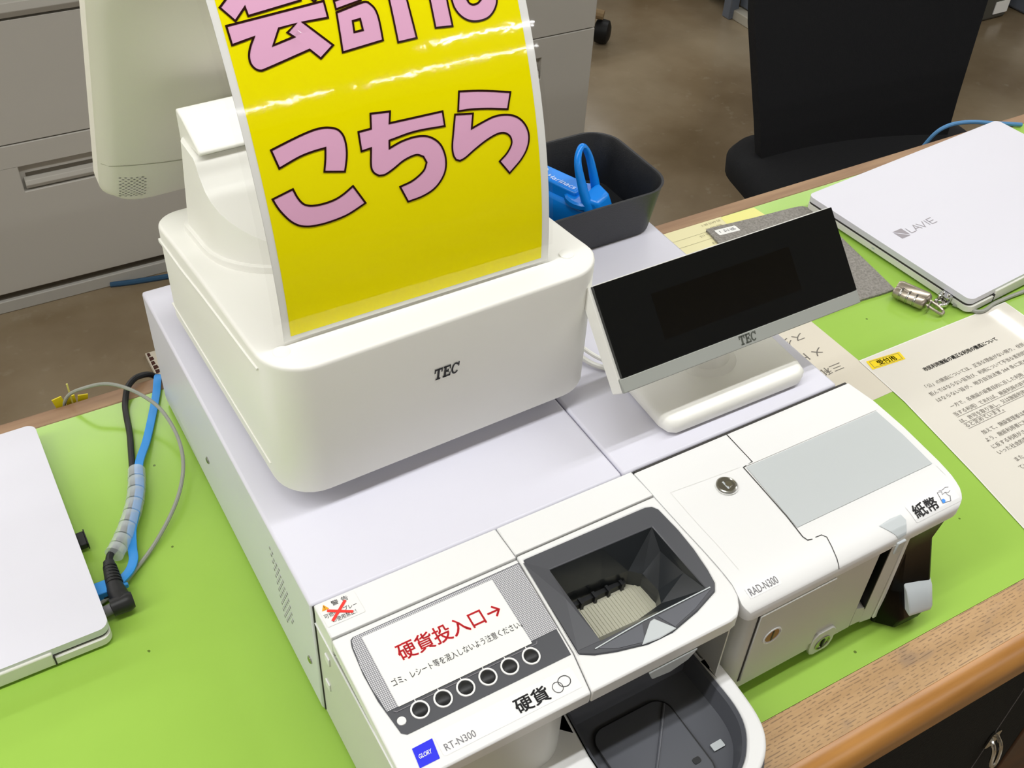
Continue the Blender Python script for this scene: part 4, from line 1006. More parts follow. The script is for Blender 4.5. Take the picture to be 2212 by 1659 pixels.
# ================================================================ laptops
def laptop(x, y, deg, W, D, label, logo):
    """closed laptop, hinge along local y = 0, corner at (x, y)"""
    global XF
    XF = yaw_at(x, y, deg)
    t = thing('laptop', label, 'laptop', (W / 2, D / 2, 0.0), 'closed white laptops on the counter')
    for fx in (0.04, W - 0.04):
        for fy in (0.03, D - 0.02):
            add('rubber_foot', box(fx - 0.012, fx + 0.012, fy - 0.004, fy + 0.004, 0.0004, 0.0035), M_GREYINK, t)
    g0 = 0.043
    add('base', plate(rr(0, W, -0.0022, D, 0.008), [], flat(0.0102), 0.0070), M_LAPS, t, bevel=0.0014, seg=3)
    add('gap', plate(rr(0.0008, W - 0.0008, 0.0010, D - 0.001, 0.007), [], flat(0.0130), 0.0030), M_SEAM, t, smooth=0)
    add('lid', plate(rr(0, W, -0.0004, D, 0.008), [], flat(0.0200), 0.0070), M_LAP, t, bevel=0.0011, seg=3)
    add('hinge_bar', box(g0, W - g0, -0.0024, 0.012, 0.0030, 0.0168), M_LAPS, t, bevel=0.0012, seg=3)
    for s_ in (g0 - 0.0010, W - g0):
        add('hinge_gap', box(s_, s_ + 0.0012, -0.0026, 0.004, 0.0030, 0.0128), M_SEAM, t, smooth=0)
    add('side_port', box(-0.0003, 0.002, 0.130, 0.134, 0.0062, 0.0080), M_GREYCAP, t, smooth=0)
    if logo:
        M_LOGO = mat('logo_grey', '9b959b', 0.35)
        f = lambda a, b, d=0.0: (a, b, 0.0202)
        lx, ly, q = 0.0270, 0.1165, 0.0148
        shape('logo_mark', [[(lx, ly + q), (lx + q, ly + q), (lx + q, ly + 0.0016)], [(lx, ly + q - 0.0018), (lx + q - 0.0010, ly), (lx, ly)]], f, M_LOGO, t)
        lt = bmesh.new(); wd = 0.0011
        gx = lx + q + 0.0040; hh = 0.0098; y0 = ly + 0.0022
        stroke([(gx, y0 + hh), (gx, y0), (gx + 0.0070, y0)], wd, f, lt)
        stroke([(gx + 0.0085, y0), (gx + 0.0135, y0 + hh), (gx + 0.0185, y0)], wd, f, lt); stroke([(gx + 0.0105, y0 + 0.0034), (gx + 0.0165, y0 + 0.0034)], wd, f, lt)
        stroke([(gx + 0.0185, y0 + hh), (gx + 0.0238, y0), (gx + 0.0290, y0 + hh)], wd, f, lt)
        stroke([(gx + 0.0325, y0), (gx + 0.0325, y0 + hh)], wd, f, lt)
        stroke([(gx + 0.0450, y0), (gx + 0.0365, y0), (gx + 0.0365, y0 + hh), (gx + 0.0450, y0 + hh)], wd, f, lt); stroke([(gx + 0.0365, y0 + hh / 2), (gx + 0.0440, y0 + hh / 2)], wd, f, lt)
        add('lettering', lt, M_LOGO, t, smooth=0)
    XF = Matrix.Identity(4)
    return t
laptop(0.7905, 0.1115, 4.2, 0.362, 0.2385, 'closed white laptop with a grey logo, a combination padlock at its corner', True)
laptop(-0.476, 0.1325, 0.0, 0.362, 0.2420, 'closed plain white laptop with a black power plug in its side', False)

# ================================================================ papers on and under the clear mat
doc = thing('laminated_notice', 'laminated Japanese notice with a small yellow label in its corner', 'document', (0.74, 0.0, 0.0))
film_o = [(0.6325, 0.1080), (0.8480, 0.1060), (0.8480, -0.1560), (0.5985, -0.1560), (0.6035, -0.1280), (0.6155, -0.0570), (0.6240, 0.0030), (0.6295, 0.0420)]
add('sheet', plate(film_o, [], flat(0.0007), 0.0005), mat('laminated_document', 'e6e1d6', 0.035), doc, smooth=0)
add('film_edge', stroke([(a, b) for a, b in film_o], 0.0012, fl(0.0008), closed=True), mat('film_rim', 'f2f0ea', 0.15), doc, smooth=0)
d0 = fl(0.0010)
yl = shape('yellow_label', [[(0.6375, 0.1040), (0.6800, 0.0995), (0.6775, 0.0880), (0.6345, 0.0915)]], fl(0.0009), M_LABYEL, doc, label='yellow reception label')
ylf = lambda a, b, d=0.0: (0.6385 + a, 0.0930 + b - 0.09 * a, 0.0011)
add('label_frame', stroke([(0.0, 0.0), (0.0365, 0.0), (0.0380, 0.0088), (0.0015, 0.0092)], 0.0004, ylf, closed=True), M_SOFTINK, yl, smooth=0)
text('lettering', '受付用', ylf, M_INK, yl, w=0.0225, h=0.0068, at=(0.0080, 0.0010), fat=0.0002)
text('lettering', '市民利用施設の適正な利用の徹底について', d0, M_INK, doc, w=0.1075, h=0.0056, at=(0.6815, 0.0640), fat=0.0002)
BODY = [('「公」の施設については、正当な理由がない限り、住民の利用を', 0.6640, 0.0445, 0), ('拒んではならない旨及び、利用について不当な差別的取扱いをして', 0.6590, 0.0345, 0), ('はならない旨が、地方自治法第 244 条に定められています。', 0.6590, 0.0250, 0),
        ('一方で、各施設の設置目的に反した利用（利用の制限に該', 0.6640, 0.0120, 1), ('当する利用）であれば、施設利用の許可はできません。又', 0.6590, 0.0025, 2), ('は、許可を取り消し、又は施設利用を制限することができ', 0.6570, -0.0070, 2), ('ると定めています。', 0.6565, -0.0140, 3),
        ('加えて、施設管理者は相談や要望を受けることがない', 0.6640, -0.0280, 0), ('よう、施設利用者に対して利用の趣旨を説明し、目的', 0.6590, -0.0370, 0), ('に反する利用がされていないことを確認するなどと', 0.6575, -0.0460, 0), ('いった社会的要請に応えることが求められています。', 0.6565, -0.0540, 0),
        ('また、利用者の皆様にもご協力をお願いし', 0.6640, -0.0680, 0), ('ていますのでご理解ください。', 0.6590, -0.0770, 0)]
for body, x_, y_, u_ in BODY:
    ln = len(body) * 0.0058
    text('lettering', body, d0, M_SOFTINK, doc, w=ln, h=0.0054, at=(x_, y_), res=2)
    if u_:
        a0 = x_ + (0.095 if u_ == 1 else 0.0); a1 = x_ + (0.052 if u_ == 3 else ln)
        add('underline', stroke([(a0, y_ - 0.0013), (a1, y_ - 0.0013)], 0.0004, d0), M_SOFTINK, doc, smooth=0)

memo = thing('memo_sheet', 'beige sheet with upside-down handwriting under the mat beside the banknote machine', 'paper', (0.56, 0.15, 0.0))
add('sheet', plate([(0.460, 0.0565), (0.6330, 0.0585), (0.6315, 0.2350), (0.460, 0.2330)], [], flat(0.0003), 0.0003), M_BEIGE, memo, smooth=0)
for body, x_, y_ in (('スタ', 0.6085, 0.1710), ('メト', 0.6105, 0.1440), ('三和', 0.6120, 0.1170)):
    text('handwriting', body, fl(0.0005), M_SOFTINK, memo, w=0.0300, h=0.0105, at=(x_, y_), rot=180)
lst = thing('phone_list', 'cream list of small upside-down text under the mat behind the tray', 'paper', (0.62, 0.36, 0.0))
add('sheet', plate([(0.470, 0.3100), (0.6720, 0.3130), (0.6700, 0.3810), (0.470, 0.3840)], [], flat(0.0003), 0.0003), M_CREAMP, lst, smooth=0)
for k, body in enumerate(('03-6415 00-1', '002 GO 25', 'MOMOHAL 115', 'INKTIM 0041', 'NOOK NI 2218', '110 AMOTO')):
    text('lettering', body, fl(0.0005), mat('ink_faint', 'a29b7c', 0.7), lst, h=0.0036, at=(0.6640 - 0.004 * (k % 3), 0.3775 - k * 0.0085), rot=180)
for k in range(4):
    add('ruled_line', stroke([(0.50, 0.3645 - k * 0.0130), (0.6700, 0.3630 - k * 0.0130)], 0.0004, fl(0.0005)), MATS['ink_faint'], lst, smooth=0)
shape('paper_slip', [[(0.6680, 0.3800), (0.7185, 0.3790), (0.7205, 0.3600), (0.6660, 0.3600)]], fl(0.0004), M_PALEY, None, cat='paper', label='pale yellow paper slip under the grey felt mat')
for o in bpy.data.objects:
    if o.name == 'paper_slip': slip = o
felt = thing('felt_mat', 'grey felt mat with a small white label between the display and laptop', 'mat', (0.70, 0.27, 0.0))
fo = [(p.x, p.y) for p in catmull([(0.6325, 0.3500), (0.6340, 0.3600), (0.6400, 0.3650), (0.7000, 0.3590), (0.7620, 0.3540), (0.7740, 0.3480), (0.7765, 0.3360), (0.7650, 0.2600), (0.7530, 0.1840), (0.7480, 0.1785), (0.7030, 0.1815), (0.6120, 0.1900), (0.6180, 0.2500)], 4, True)]
add('felt', plate(fo, [], flat(0.0030), 0.0026), M_FELT, felt, bevel=0.0006)
fl_ = shape('white_label', [rr(0.6410, 0.6700, 0.3465, 0.3575, 0.0015, 3)], lambda a, b, d=0: (a, b - 0.09 * (a - 0.655), 0.0032), M_PAPER, felt, label='white name label')
text('lettering', '受付 1', lambda a, b, d=0: (a, b - 0.09 * (a - 0.655), 0.0034), M_GREYINK, fl_, w=0.0215, h=0.0052, at=(0.6668, 0.3548), rot=180)

# ================================================================ padlock and chain at the laptop corner
pl_ = thing('combination_padlock', 'satin nickel combination padlock hooked to the laptop corner', 'padlock', (0.753, 0.155, 0.0))
pa, pb = Vector((0.7475, 0.1735, 0.0085)), Vector((0.7600, 0.1400, 0.0085))
pd_ = (pb - pa).normalized(); ps_ = Vector((0, 0, 1)).cross(pd_).normalized()
def capsule(c0, c1, r, n=18):
    a = (c1 - c0).normalized(); rr_ = []
    for t, k in ((0.0, 0.55), (0.12 * r / r * 0.0015, 0.82), (0.0035, 1.0)): rr_.append((c0 + a * t, r * k))
    for t, k in ((0.0035, 1.0), (0.0015, 0.82), (0.0, 0.55)): rr_.append((c1 - a * t, r * k))
    bm = bmesh.new(); up = Vector((0, 0, 1)); s = a.cross(up).normalized(); u = s.cross(a)
    return loft([[tuple(c + (s * math.cos(2 * math.pi * k / n) + u * math.sin(2 * math.pi * k / n)) * r0) for k in range(n)] for c, r0 in rr_], bm)
s1 = ps_ * 0.0058
body_ = add('lock_body', capsule(pa + s1 - pd_ * 0.001, pb + s1 + pd_ * 0.001, 0.0072), M_NICKEL, pl_, smooth=50)
add('dial_barrel', capsule(pa - s1 * 1.1, pb - s1 * 1.1, 0.0066), M_NICKEL, pl_, smooth=50)
for k in range(3):
    c = pa - s1 * 1.1 + pd_ * (0.0085 + k * 0.0082)
    dl = add('dial', capsule(c - pd_ * 0.0032, c + pd_ * 0.0032, 0.0074), M_STEEL, pl_, smooth=30)
    fr_ = frame(c + Vector((0, 0, 0.0076)), pd_, Vector((0, 0, 1)).cross(pd_))
    text('numeral', str((7, 2, 5)[k]), fr_, M_INK, dl, h=0.0042, at=(-0.0012, -0.0021))
sh = pb + pd_ * 0.0010
add('shackle', tube([sh + s1 * 0.8, sh + s1 * 0.8 + pd_ * 0.010 + Vector((0, 0, -0.002)), sh + s1 * 0.55 + pd_ * 0.0165 + Vector((0, 0, -0.004)), sh + pd_ * 0.0185 + Vector((0, 0, -0.0045)), sh - s1 * 0.7 + pd_ * 0.0165 + Vector((0, 0, -0.004)), sh - s1 * 0.9 + pd_ * 0.009 + Vector((0, 0, -0.002)), sh - s1 * 0.9], 0.0016, 10), M_NICKEL, pl_)
add('washer', lathe([(0.0062, -0.0006), (0.0066, 0.0), (0.0062, 0.0006), (0.0022, 0.0006)], lambda a, b, h: tuple(sh - s1 * 0.9 + pd_ * (0.0035 + h) + ps_ * a + Vector((0, 0, b - 0.0005))), 20), M_STEEL, pl_)
hasp = thing('lock_clip', 'small chrome clip joining the padlock to the laptop', 'clip', (0.78, 0.130, 0.0))
add('clip_plate', plate([(0.7680, 0.1300), (0.7700, 0.1400), (0.7800, 0.1430), (0.7885, 0.1400), (0.7890, 0.1320), (0.7780, 0.1270)], [circ(0.7735, 0.1345, 0.0022, 12)], flat(0.0085), 0.0045), M_CHROME, hasp, bevel=0.0012, seg=3)
add('clip_plate', plate(rr(0.7790, 0.7900, 0.1310, 0.1440, 0.002, 4), [], flat(0.0125), 0.0035), M_CHROME, hasp, bevel=0.0010, seg=3)
for cx, cy in ((0.7750, 0.1385), (0.7835, 0.1405), (0.7855, 0.1345)):
    add('rivet', lathe([(0.0018, 0.0085), (0.0017, 0.0140), (0.0004, 0.0148)], lambda a, b, h, cx=cx, cy=cy: (cx + a, cy + b, h), 12), M_CHROME, hasp)
add('security_cable', tube([(0.7885, 0.128, 0.004), (0.806, 0.106, 0.003), (0.832, 0.1085, 0.003), (0.858, 0.1090, 0.003), (0.890, 0.1085, 0.003), (0.95, 0.112, 0.003), (1.05, 0.118, 0.003), (1.2, 0.12, 0.003)], 0.0022, 8), M_WIRE, None, loc=(0.9, 0.11, 0.0), cat='cable', label='grey steel security cable running along the laptop edge toward the right')
add('network_cable', tube([(1.055, 0.4200, -0.030), (1.066, 0.4140, -0.004), (1.080, 0.4100, 0.006), (1.100, 0.4060, 0.0085), (1.122, 0.3980, 0.0085), (1.150, 0.3860, 0.0060), (1.185, 0.3700, 0.0035)], 0.0028, 8), mat('cable_dusty_blue', '4f86b8', 0.45), None, loc=(1.07, 0.41, 0.0), cat='cable', label='blue network cable arching over the rear counter edge behind the laptop')

# ================================================================ cords between the left laptop and the coin machine
cord = thing('power_cord', 'black power cord with an angled plug pushed into the laptop', 'cord', (-0.07, 0.25, 0.0))
add('cord', tube([(0.020, 0.418, -0.060), (0.004, 0.4180, -0.010), (-0.012, 0.4100, 0.0060), (-0.0255, 0.4000, 0.0075), (-0.0335, 0.3850, 0.0040), (-0.0375, 0.3700, 0.0035), (-0.0420, 0.3420, 0.0035), (-0.0470, 0.3200, 0.0040), (-0.0535, 0.2920, 0.0055), (-0.0610, 0.2640, 0.0062), (-0.0710, 0.2420, 0.0065), (-0.0865, 0.2170, 0.0085), (-0.0955, 0.2050, 0.0115), (-0.0985, 0.1960, 0.0120)], 0.0029, 10), M_CORD, cord)
add('strain_relief', tube([(-0.0982, 0.1985, 0.0120), (-0.0998, 0.1850, 0.0120), (-0.1005, 0.1680, 0.0115)], [0.0044, 0.0056, 0.0068], 14), M_CORD, cord)
for k in range(6):
    t_ = 0.10 + k * 0.115; c0 = Vector((-0.0984 - 0.0020 * t_, 0.1965 - 0.0290 * t_, 0.0120)); r0 = 0.0046 + 0.0021 * t_
    add('relief_rib', tube([c0, c0 + Vector((-0.0002, -0.0016, 0))], r0 + 0.0006, 14, 1), M_CORD, cord)
add('angled_plug', tube([(-0.0915, 0.1555, 0.0105), (-0.0960, 0.1555, 0.0105), (-0.1080, 0.1555, 0.0100)], [0.0062, 0.0078, 0.0070], 16), M_CORD, cord)
add('plug_elbow', tube([(-0.1005, 0.1720, 0.0115), (-0.1000, 0.1640, 0.0110), (-0.0985, 0.1560, 0.0105)], [0.0068, 0.0074, 0.0074], 14), M_CORD, cord)
add('plug_tip', tube([(-0.1080, 0.1555, 0.0095), (-0.1145, 0.1555, 0.0085)], 0.0044, 12, 1), M_GREYINK, cord)
strap = thing('blue_flat_cable', 'flat bright blue cable ending in a blue connector at the laptop', 'cable', (-0.05, 0.29, 0.0))
add('strap', tube([(0.010, 0.414, -0.020), (0.0040, 0.4060, 0.0030), (-0.0060, 0.3810, 0.0030), (-0.0190, 0.3520, 0.0030), (-0.0325, 0.3230, 0.0045), (-0.0465, 0.2940, 0.0095), (-0.0540, 0.2650, 0.0110), (-0.0650, 0.2400, 0.0110), (-0.0725, 0.2250, 0.0095), (-0.0775, 0.2080, 0.0070), (-0.0800, 0.1960, 0.0075), (-0.0860, 0.1850, 0.0090), (-0.0960, 0.1770, 0.0100)], 1, 12, 6, flatten=(0.0075, 0.0026, (0, 0, 1))), M_CABLEB, strap)
add('connector', box(-0.1150, -0.0960, 0.1705, 0.1830, 0.0030, 0.0125), M_CABLEB, strap, bevel=0.0008)
add('connector_port', box(-0.1105, -0.1010, 0.1701, 0.1712, 0.0045, 0.0068), M_CORD, strap, smooth=0)
add('clip_tail', box(-0.0975, -0.0905, 0.1715, 0.1745, 0.0060, 0.0105), M_CABLEB, strap, bevel=0.0008)
spir = thing('spiral_wrap', 'translucent spiral wrap bundling the black and blue cables', 'cable wrap', (-0.07, 0.245, 0.0))
sp = [Vector(p) for p in ((-0.0500, 0.2900, 0.0085), (-0.0555, 0.2700, 0.0095), (-0.0630, 0.2510, 0.0095), (-0.0730, 0.2330, 0.0095), (-0.0840, 0.2160, 0.0100), (-0.0925, 0.2050, 0.0110))]
spc = catmull(sp, 8); nseg = 8
for k in range(nseg):
    i0 = int(k * (len(spc) - 1) / nseg); i1 = int((k + 1) * (len(spc) - 1) / nseg)
    seg_ = spc[i0:i1 + 1]
    if len(seg_) < 2: continue
    e_ = (seg_[-1] - seg_[0]) * 0.04
    add('wrap_turn', tube([seg_[0] + e_] + seg_[1:-1] + [seg_[-1] - e_], [0.0073, 0.0077], 16, 2), M_SPIRAL, spir, smooth=60)
add('steel_cable', tube([(-0.090, 0.4170, -0.020), (-0.0790, 0.4100, 0.0080), (-0.0640, 0.3960, 0.0240), (-0.0440, 0.3870, 0.0280), (-0.0260, 0.3690, 0.0260), (-0.0120, 0.3420, 0.0220), (-0.0080, 0.3080, 0.0180), (-0.0120, 0.2780, 0.0140), (-0.0230, 0.2520, 0.0100), (-0.0390, 0.2290, 0.0070), (-0.0610, 0.2060, 0.0040), (-0.0820, 0.1880, 0.0035), (-0.1000, 0.1750, 0.0035), (-0.1160, 0.1680, 0.0040)], 0.0017, 8), M_WIRE, None, loc=(-0.04, 0.3, 0.0), cat='cable', label='thin grey steel cable looping over the green counter left of the coin machine')
dong = thing('usb_dongle', 'small black receiver plugged into the side of the plain laptop', 'dongle', (-0.111, 0.235, 0.0))
add('shell', box(-0.1140, -0.1075, 0.2275, 0.2425, 0.0042, 0.0098), M_CORD, dong, bevel=0.0008)
add('cap_ridge', box(-0.1078, -0.1068, 0.2265, 0.2435, 0.0036, 0.0104), M_CORD, dong, bevel=0.0003)
yt = thing('yellow_tape_scrap', 'torn scrap of yellow tape sticking up behind the counter edge', 'tape', (-0.082, 0.414, -0.02))
for k, (a, b, hgt, ln) in enumerate(((-0.0825, 0.413, 0.008, -10), (-0.0770, 0.4145, 0.004, 0), (-0.0715, 0.413, 0.003, 12))):
    M_ = Matrix.Translation((a, b, -0.026)) @ Matrix.Rotation(math.radians(ln), 4, 'Y')
    bm = box(-0.0045, 0.0045, -0.0006, 0.0006, 0.0, 0.026 + hgt, None, M_)
    add('tape_strip', bm, mat('tape_yellow', 'e3cf1e', 0.4), yt, smooth=0)
add('tape_strip', box(-0.0770, -0.0755, 0.4105, 0.4115, -0.024, 0.022), mat('tape_pale', 'e8dd7a', 0.4), yt, smooth=0)

# ================================================================ background: filing cabinets
cang = math.radians(-1.53)
def cabinet(s0, s1, label):
    global XF
    XF = Matrix.Translation((-0.092, 1.558, FZ)) @ Matrix.Rotation(cang, 4, 'Z')
    t = thing('filing_cabinet', label, 'cabinet', ((s0 + s1) / 2, 0.22, 0.0), 'grey filing cabinets')
    add('plinth', box(s0 + 0.004, s1 - 0.004, 0.004, 0.45, 0.0, 0.028), mat('plinth_grey', 'b3b0a8', 0.5), t, bevel=0.002)
    add('plinth_gap', box(s0 + 0.006, s1 - 0.006, 0.012, 0.44, 0.028, 0.046), M_CABD, t, smooth=0)
    add('carcass', box(s0, s1, 0.012, 0.45, 0.046, 1.05), M_CAB, t, bevel=0.002)
    for z0, z1 in ((0.048, 0.364), (0.367, 0.594), (0.640, 1.045)):
        holes = []
        ws_ = [(s0 + 0.140, s0 + 0.355), (s1 - 0.355, s1 - 0.140)]
        if z0 < 0.1: holes = [rr(a, b, 0.264, 0.318, 0.002, 3) for a, b in ws_]
        dr = add('drawer_front', plate([(s0 + 0.003, z0), (s1 - 0.003, z0), (s1 - 0.003, z1), (s0 + 0.003, z1)], holes, frame((0, 0, 0), (1, 0, 0), (0, 0, 1)), 0.018), M_CAB, t, bevel=0.0015)
        if holes:
            for a, b in ws_:
                add('handle_recess', box(a - 0.002, b + 0.002, 0.013, 0.0165, 0.262, 0.320), M_CAB, dr, smooth=0)
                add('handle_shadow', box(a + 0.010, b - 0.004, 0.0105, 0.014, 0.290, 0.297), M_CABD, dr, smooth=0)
                add('handle', extrude_x([(0.013, 0.267), (0.001, 0.269), (-0.002, 0.277), (0.002, 0.285), (0.013, 0.289)], a + 0.005, b - 0.004), mat('handle_grey', 'b2aea5', 0.35), dr, bevel=0.001)
    add('pull_lip', extrude_x([(0.012, 0.596), (-0.004, 0.600), (-0.010, 0.612), (-0.006, 0.626), (0.012, 0.634)], s0 + 0.003, s1 - 0.003), MATS['handle_grey'], t, bevel=0.001)
    XF = Matrix.Identity(4)
    return t
cabinet(0.471, 1.385, 'grey filing cabinet whose right end shows beside the yellow sign')
cabinet(-0.445, 0.468, 'grey filing cabinet at the left with a long recessed drawer handle')

# ================================================================ background: office chair at the rear of the counter
cd_ = Vector((0.97607, -0.21744, 0)); ch_ = Vector((0.21744, 0.97607, 0))
XF = Matrix(((cd_.x, ch_.x, 0, 1.1622), (cd_.y, ch_.y, 0, 0.8047), (0, 0, 1, 0), (0, 0, 0, 1)))
chair = thing('office_chair', 'black office chair with a tall mesh back pushed up to the counter', 'chair', (0.19, -0.16, FZ))
ln_ = math.radians(12)
def back_pt(a, b, d=0.0):
    bow = 0.03 * (1 - ((a - 0.195) / 0.22) ** 2)
    return (a, 0.008 + b * math.sin(ln_) + bow - d * math.cos(ln_), -0.315 + b * math.cos(ln_) + d * math.sin(ln_))
bm = bmesh.new(); nr, ncol = 26, 16
wl = interp([(0.0, 0.020), (0.02, 0.008), (0.10, -0.006), (0.28, -0.042), (0.5, -0.055), (0.60, -0.045), (0.64, -0.01)])
wr = interp([(0.0, 0.390), (0.02, 0.397), (0.10, 0.404), (0.28, 0.424), (0.5, 0.445), (0.60, 0.435), (0.64, 0.40)])
F_, B_ = [], []
for i in range(nr + 1):
    b_ = 0.64 * i / nr
    F_.append([bm.verts.new(back_pt(wl(b_) + (wr(b_) - wl(b_)) * j / ncol, b_, 0.012)) for j in range(ncol + 1)])
    B_.append([bm.verts.new(back_pt(wl(b_) + (wr(b_) - wl(b_)) * j / ncol, b_, -0.012)) for j in range(ncol + 1)])
for i in range(nr):
    for j in range(ncol):
        bm.faces.new((F_[i][j], F_[i][j + 1], F_[i + 1][j + 1], F_[i + 1][j])); bm.faces.new((B_[i][j], B_[i + 1][j], B_[i + 1][j + 1], B_[i][j + 1]))
for i in range(nr):
    bm.faces.new((F_[i][0], F_[i + 1][0], B_[i + 1][0], B_[i][0])); bm.faces.new((F_[i][-1], B_[i][-1], B_[i + 1][-1], F_[i + 1][-1]))
for j in range(ncol):
    bm.faces.new((F_[0][j], B_[0][j], B_[0][j + 1], F_[0][j + 1])); bm.faces.new((F_[-1][j], F_[-1][j + 1], B_[-1][j + 1], B_[-1][j]))
add('backrest', bm, M_CHAIR, chair, smooth=50)
s_rows = lambda i_: stations(-0.045, 0.460, -0.430, 0.110, 0.10, 0.09, i_, 8, 12)
sz = lambda o: (lambda y: -0.285 + o - 0.25 * max(0, -0.33 - y))
add('seat', station_solid([(s_rows(0.02), sz(-0.060)), (s_rows(0.002), sz(-0.045)), (s_rows(0.0), sz(-0.020)), (s_rows(0.012), sz(-0.004)), (s_rows(0.035), sz(0.0))]), M_CHAIR, chair, smooth=50)
add('seat_pan', station_solid([(s_rows(0.06), lambda y: -0.395), (s_rows(0.03), lambda y: -0.36)]), M_CHAIRP, chair)
add('back_bar', tube([(0.195, -0.15, -0.38), (0.195, 0.06, -0.37), (0.195, 0.10, -0.25), (0.195, 0.12, -0.05)], 0.02, 10), M_CHAIRP, chair)
add('gas_column', lathe([(0.025, FZ + 0.08), (0.025, -0.38)], lambda a, b, h: (0.195 + a, -0.18 + b, h), 16), M_CHAIRP, chair)
for k in range(5):
    an = math.radians(72 * k + 20); ex, ey = 0.195 + 0.27 * math.cos(an), -0.18 + 0.27 * math.sin(an)
    lg = add('leg', tube([(0.195, -0.18, FZ + 0.095), (ex, ey, FZ + 0.070)], [0.022, 0.014], 10, 2), M_CHAIRP, chair)
    add('caster', lathe([(0.022, -0.018), (0.026, -0.012), (0.026, 0.012), (0.022, 0.018)], lambda a, b, h, ex=ex, ey=ey, an=an: (ex + h * math.cos(an) - a * math.sin(an), ey + h * math.sin(an) + a * math.cos(an), FZ + 0.0262 + b), 16), M_CHAIRP, lg)
XF = Matrix.Identity(4)

# second chair: only one caster of its star base shows past the cabinet
c2 = thing('swivel_chair', 'dark swivel chair behind the filing cabinet, one round caster showing on the floor', 'chair', (1.52, 2.30, FZ))
add('seat', station_solid([(stations(1.28, 1.76, 2.08, 2.52, 0.1, 0.1, 0.01), lambda y: FZ + 0.40), (stations(1.28, 1.76, 2.08, 2.52, 0.1, 0.1), lambda y: FZ + 0.45), (stations(1.28, 1.76, 2.08, 2.52, 0.1, 0.1, 0.02), lambda y: FZ + 0.47)]), M_CHAIRP, c2, smooth=50)
add('backrest', station_solid([(stations(1.30, 1.74, 2.52, 2.57, 0.02, 0.02), lambda y: FZ + 0.55), (stations(1.30, 1.74, 2.52, 2.57, 0.02, 0.02), lambda y: FZ + 1.0)]), M_CHAIRP, c2)
add('gas_column', lathe([(0.025, FZ + 0.08), (0.025, FZ + 0.41)], lambda a, b, h: (1.52 + a, 2.30 + b, h), 16), M_CHAIRP, c2)
for k in range(5):
    an = math.radians(72 * k - 45.6); ex, ey = 1.52 + 0.30 * math.cos(an), 2.30 + 0.30 * math.sin(an)
    lg = add('leg', tube([(1.52, 2.30, FZ + 0.11), (ex, ey, FZ + 0.085)], [0.022, 0.014], 10, 2), M_CARD if k == 0 else M_CHAIRP, c2)
    add('caster', lathe([(0.020, -0.024), (0.033, -0.018), (0.036, 0.0), (0.033, 0.018), (0.020, 0.024)], lambda a, b, h, ex=ex, ey=ey, an=an: (ex + h * math.cos(an) - a * math.sin(an), ey + h * math.sin(an) + a * math.cos(an), FZ + 0.036 + b), 18), M_CHAIRP, lg, smooth=50)

# ================================================================ background: steel desk, boxes, floor litter
sd = thing('steel_desk', 'blue-grey steel desk whose foot shows at the top edge of the picture', 'desk', (2.5, 2.0, FZ))
add('leg', box(2.190, 2.225, 2.050, 2.085, FZ, FZ + 0.68), M_STEELBLUE, sd, bevel=0.003)
add('side_panel', box(2.235, 2.250, 1.500, 2.060, FZ + 0.035, FZ + 0.68), M_STEELBLUE, sd, bevel=0.002)
add('foot_rail', box(2.205, 2.250, 1.500, 2.062, FZ, FZ + 0.030), mat('rail_pale', 'b9b4a6', 0.5), sd, bevel=0.002)
add('leg', box(2.190, 2.225, 3.000, 3.035, FZ, FZ + 0.68), M_STEELBLUE, sd, bevel=0.003)
add('desk_top', box(2.15, 3.2, 1.48, 3.06, FZ + 0.68, FZ + 0.71), M_STEELBLUE, sd, bevel=0.003)
add('shelf', box(2.21, 3.1, 2.09, 3.0, FZ + 0.05, FZ + 0.065), M_BLACK, sd)
cb = thing('cardboard_box', 'brown cardboard box on the low shelf of the steel desk', 'box', (2.5, 2.4, FZ + 0.065))
add('box_body', box(2.225, 2.62, 2.12, 2.60, FZ + 0.066, FZ + 0.30), M_CARD, cb, bevel=0.003)
add('flap', box(2.225, 2.62, 2.12, 2.355, FZ + 0.3005, FZ + 0.304), M_CARD, cb)
add('flap', box(2.225, 2.62, 2.365, 2.60, FZ + 0.3005, FZ + 0.304), M_CARD, cb)
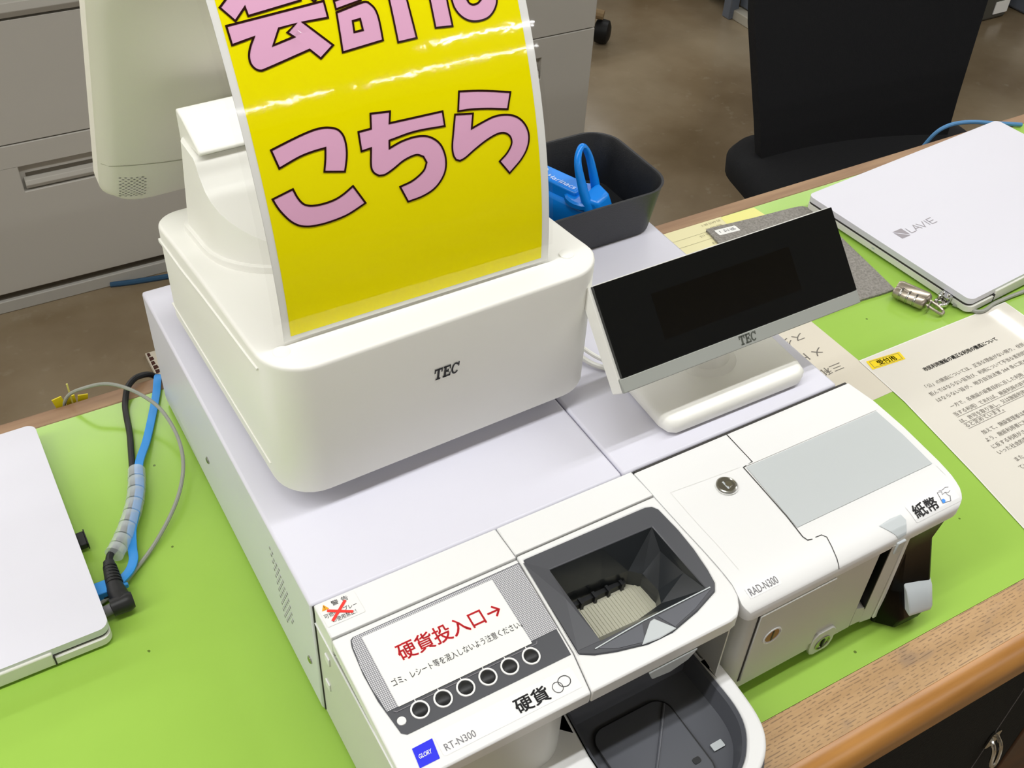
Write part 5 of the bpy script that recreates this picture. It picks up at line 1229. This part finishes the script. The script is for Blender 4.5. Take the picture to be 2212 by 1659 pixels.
for nm, lab_, x0, x1, y0, y1, hh in (('storage_box', 'dark storage box on the floor beyond the office chair', 2.72, 3.05, 1.69, 2.05, 0.30), ('steel_bin', 'dark blue-grey bin at the far right beyond the chair', 3.12, 3.45, 1.66, 2.0, 0.35)):
    sb_ = thing(nm, lab_, 'box' if 'box' in nm else 'bin', ((x0 + x1) / 2, (y0 + y1) / 2, FZ))
    mm = M_DARKBOX if 'box' in nm else M_STEELBLUE
    add('box_body' if 'box' in nm else 'bin_body', box(x0, x1, y0, y1, FZ, FZ + hh), mm, sb_, bevel=0.01)
    add('lid', box(x0 - 0.008, x1 + 0.008, y0 - 0.008, y1 + 0.008, FZ + hh + 0.0005, FZ + hh + 0.03), mm, sb_, bevel=0.004)
    add('paper_tag', box(x1 - 0.07, x1 - 0.005, y0 - 0.003, y0 - 0.0005, FZ + 0.02, FZ + 0.06), M_PAPER, sb_, smooth=0)
    add('paper_tag', box(x0 + 0.02, x0 + 0.06, y0 - 0.003, y0 - 0.0005, FZ + 0.10, FZ + 0.15), M_PAPER, sb_, smooth=0)
car = thing('printed_carton', 'cream carton with brown print on the floor behind the coin machine', 'box', (0.27, 1.14, FZ))
add('carton_body', box(0.128, 0.44, 0.98, 1.300, FZ, FZ + 0.012), M_BEIGE, car, bevel=0.001)
bm = bmesh.new(); random.seed(3)
for k in range(22):
    yy = 1.285 - k * 0.0135; ww = random.uniform(0.004, 0.013)
    plate([(0.130, yy), (0.130 + ww, yy + 0.003), (0.131 + ww * 0.8, yy + 0.012), (0.1305, yy + 0.0125)], [], flat(FZ + 0.0125), 0.0, bm)
add('brown_print', bm, mat('print_brown', '4a2a22', 0.7), car, smooth=0)
add('floor_cable', tube([(0.130, 1.556, FZ + 0.005), (0.17, 1.545, FZ + 0.005), (0.22, 1.535, FZ + 0.005), (0.32, 1.515, FZ + 0.005), (0.50, 1.470, FZ + 0.005), (0.8, 1.45, FZ + 0.005)], 0.006, 8), mat('cable_deep_blue', '2c4f6c', 0.5), None, loc=(0.2, 1.5, FZ), cat='cable', label='blue cable lying on the floor along the cabinet foot')
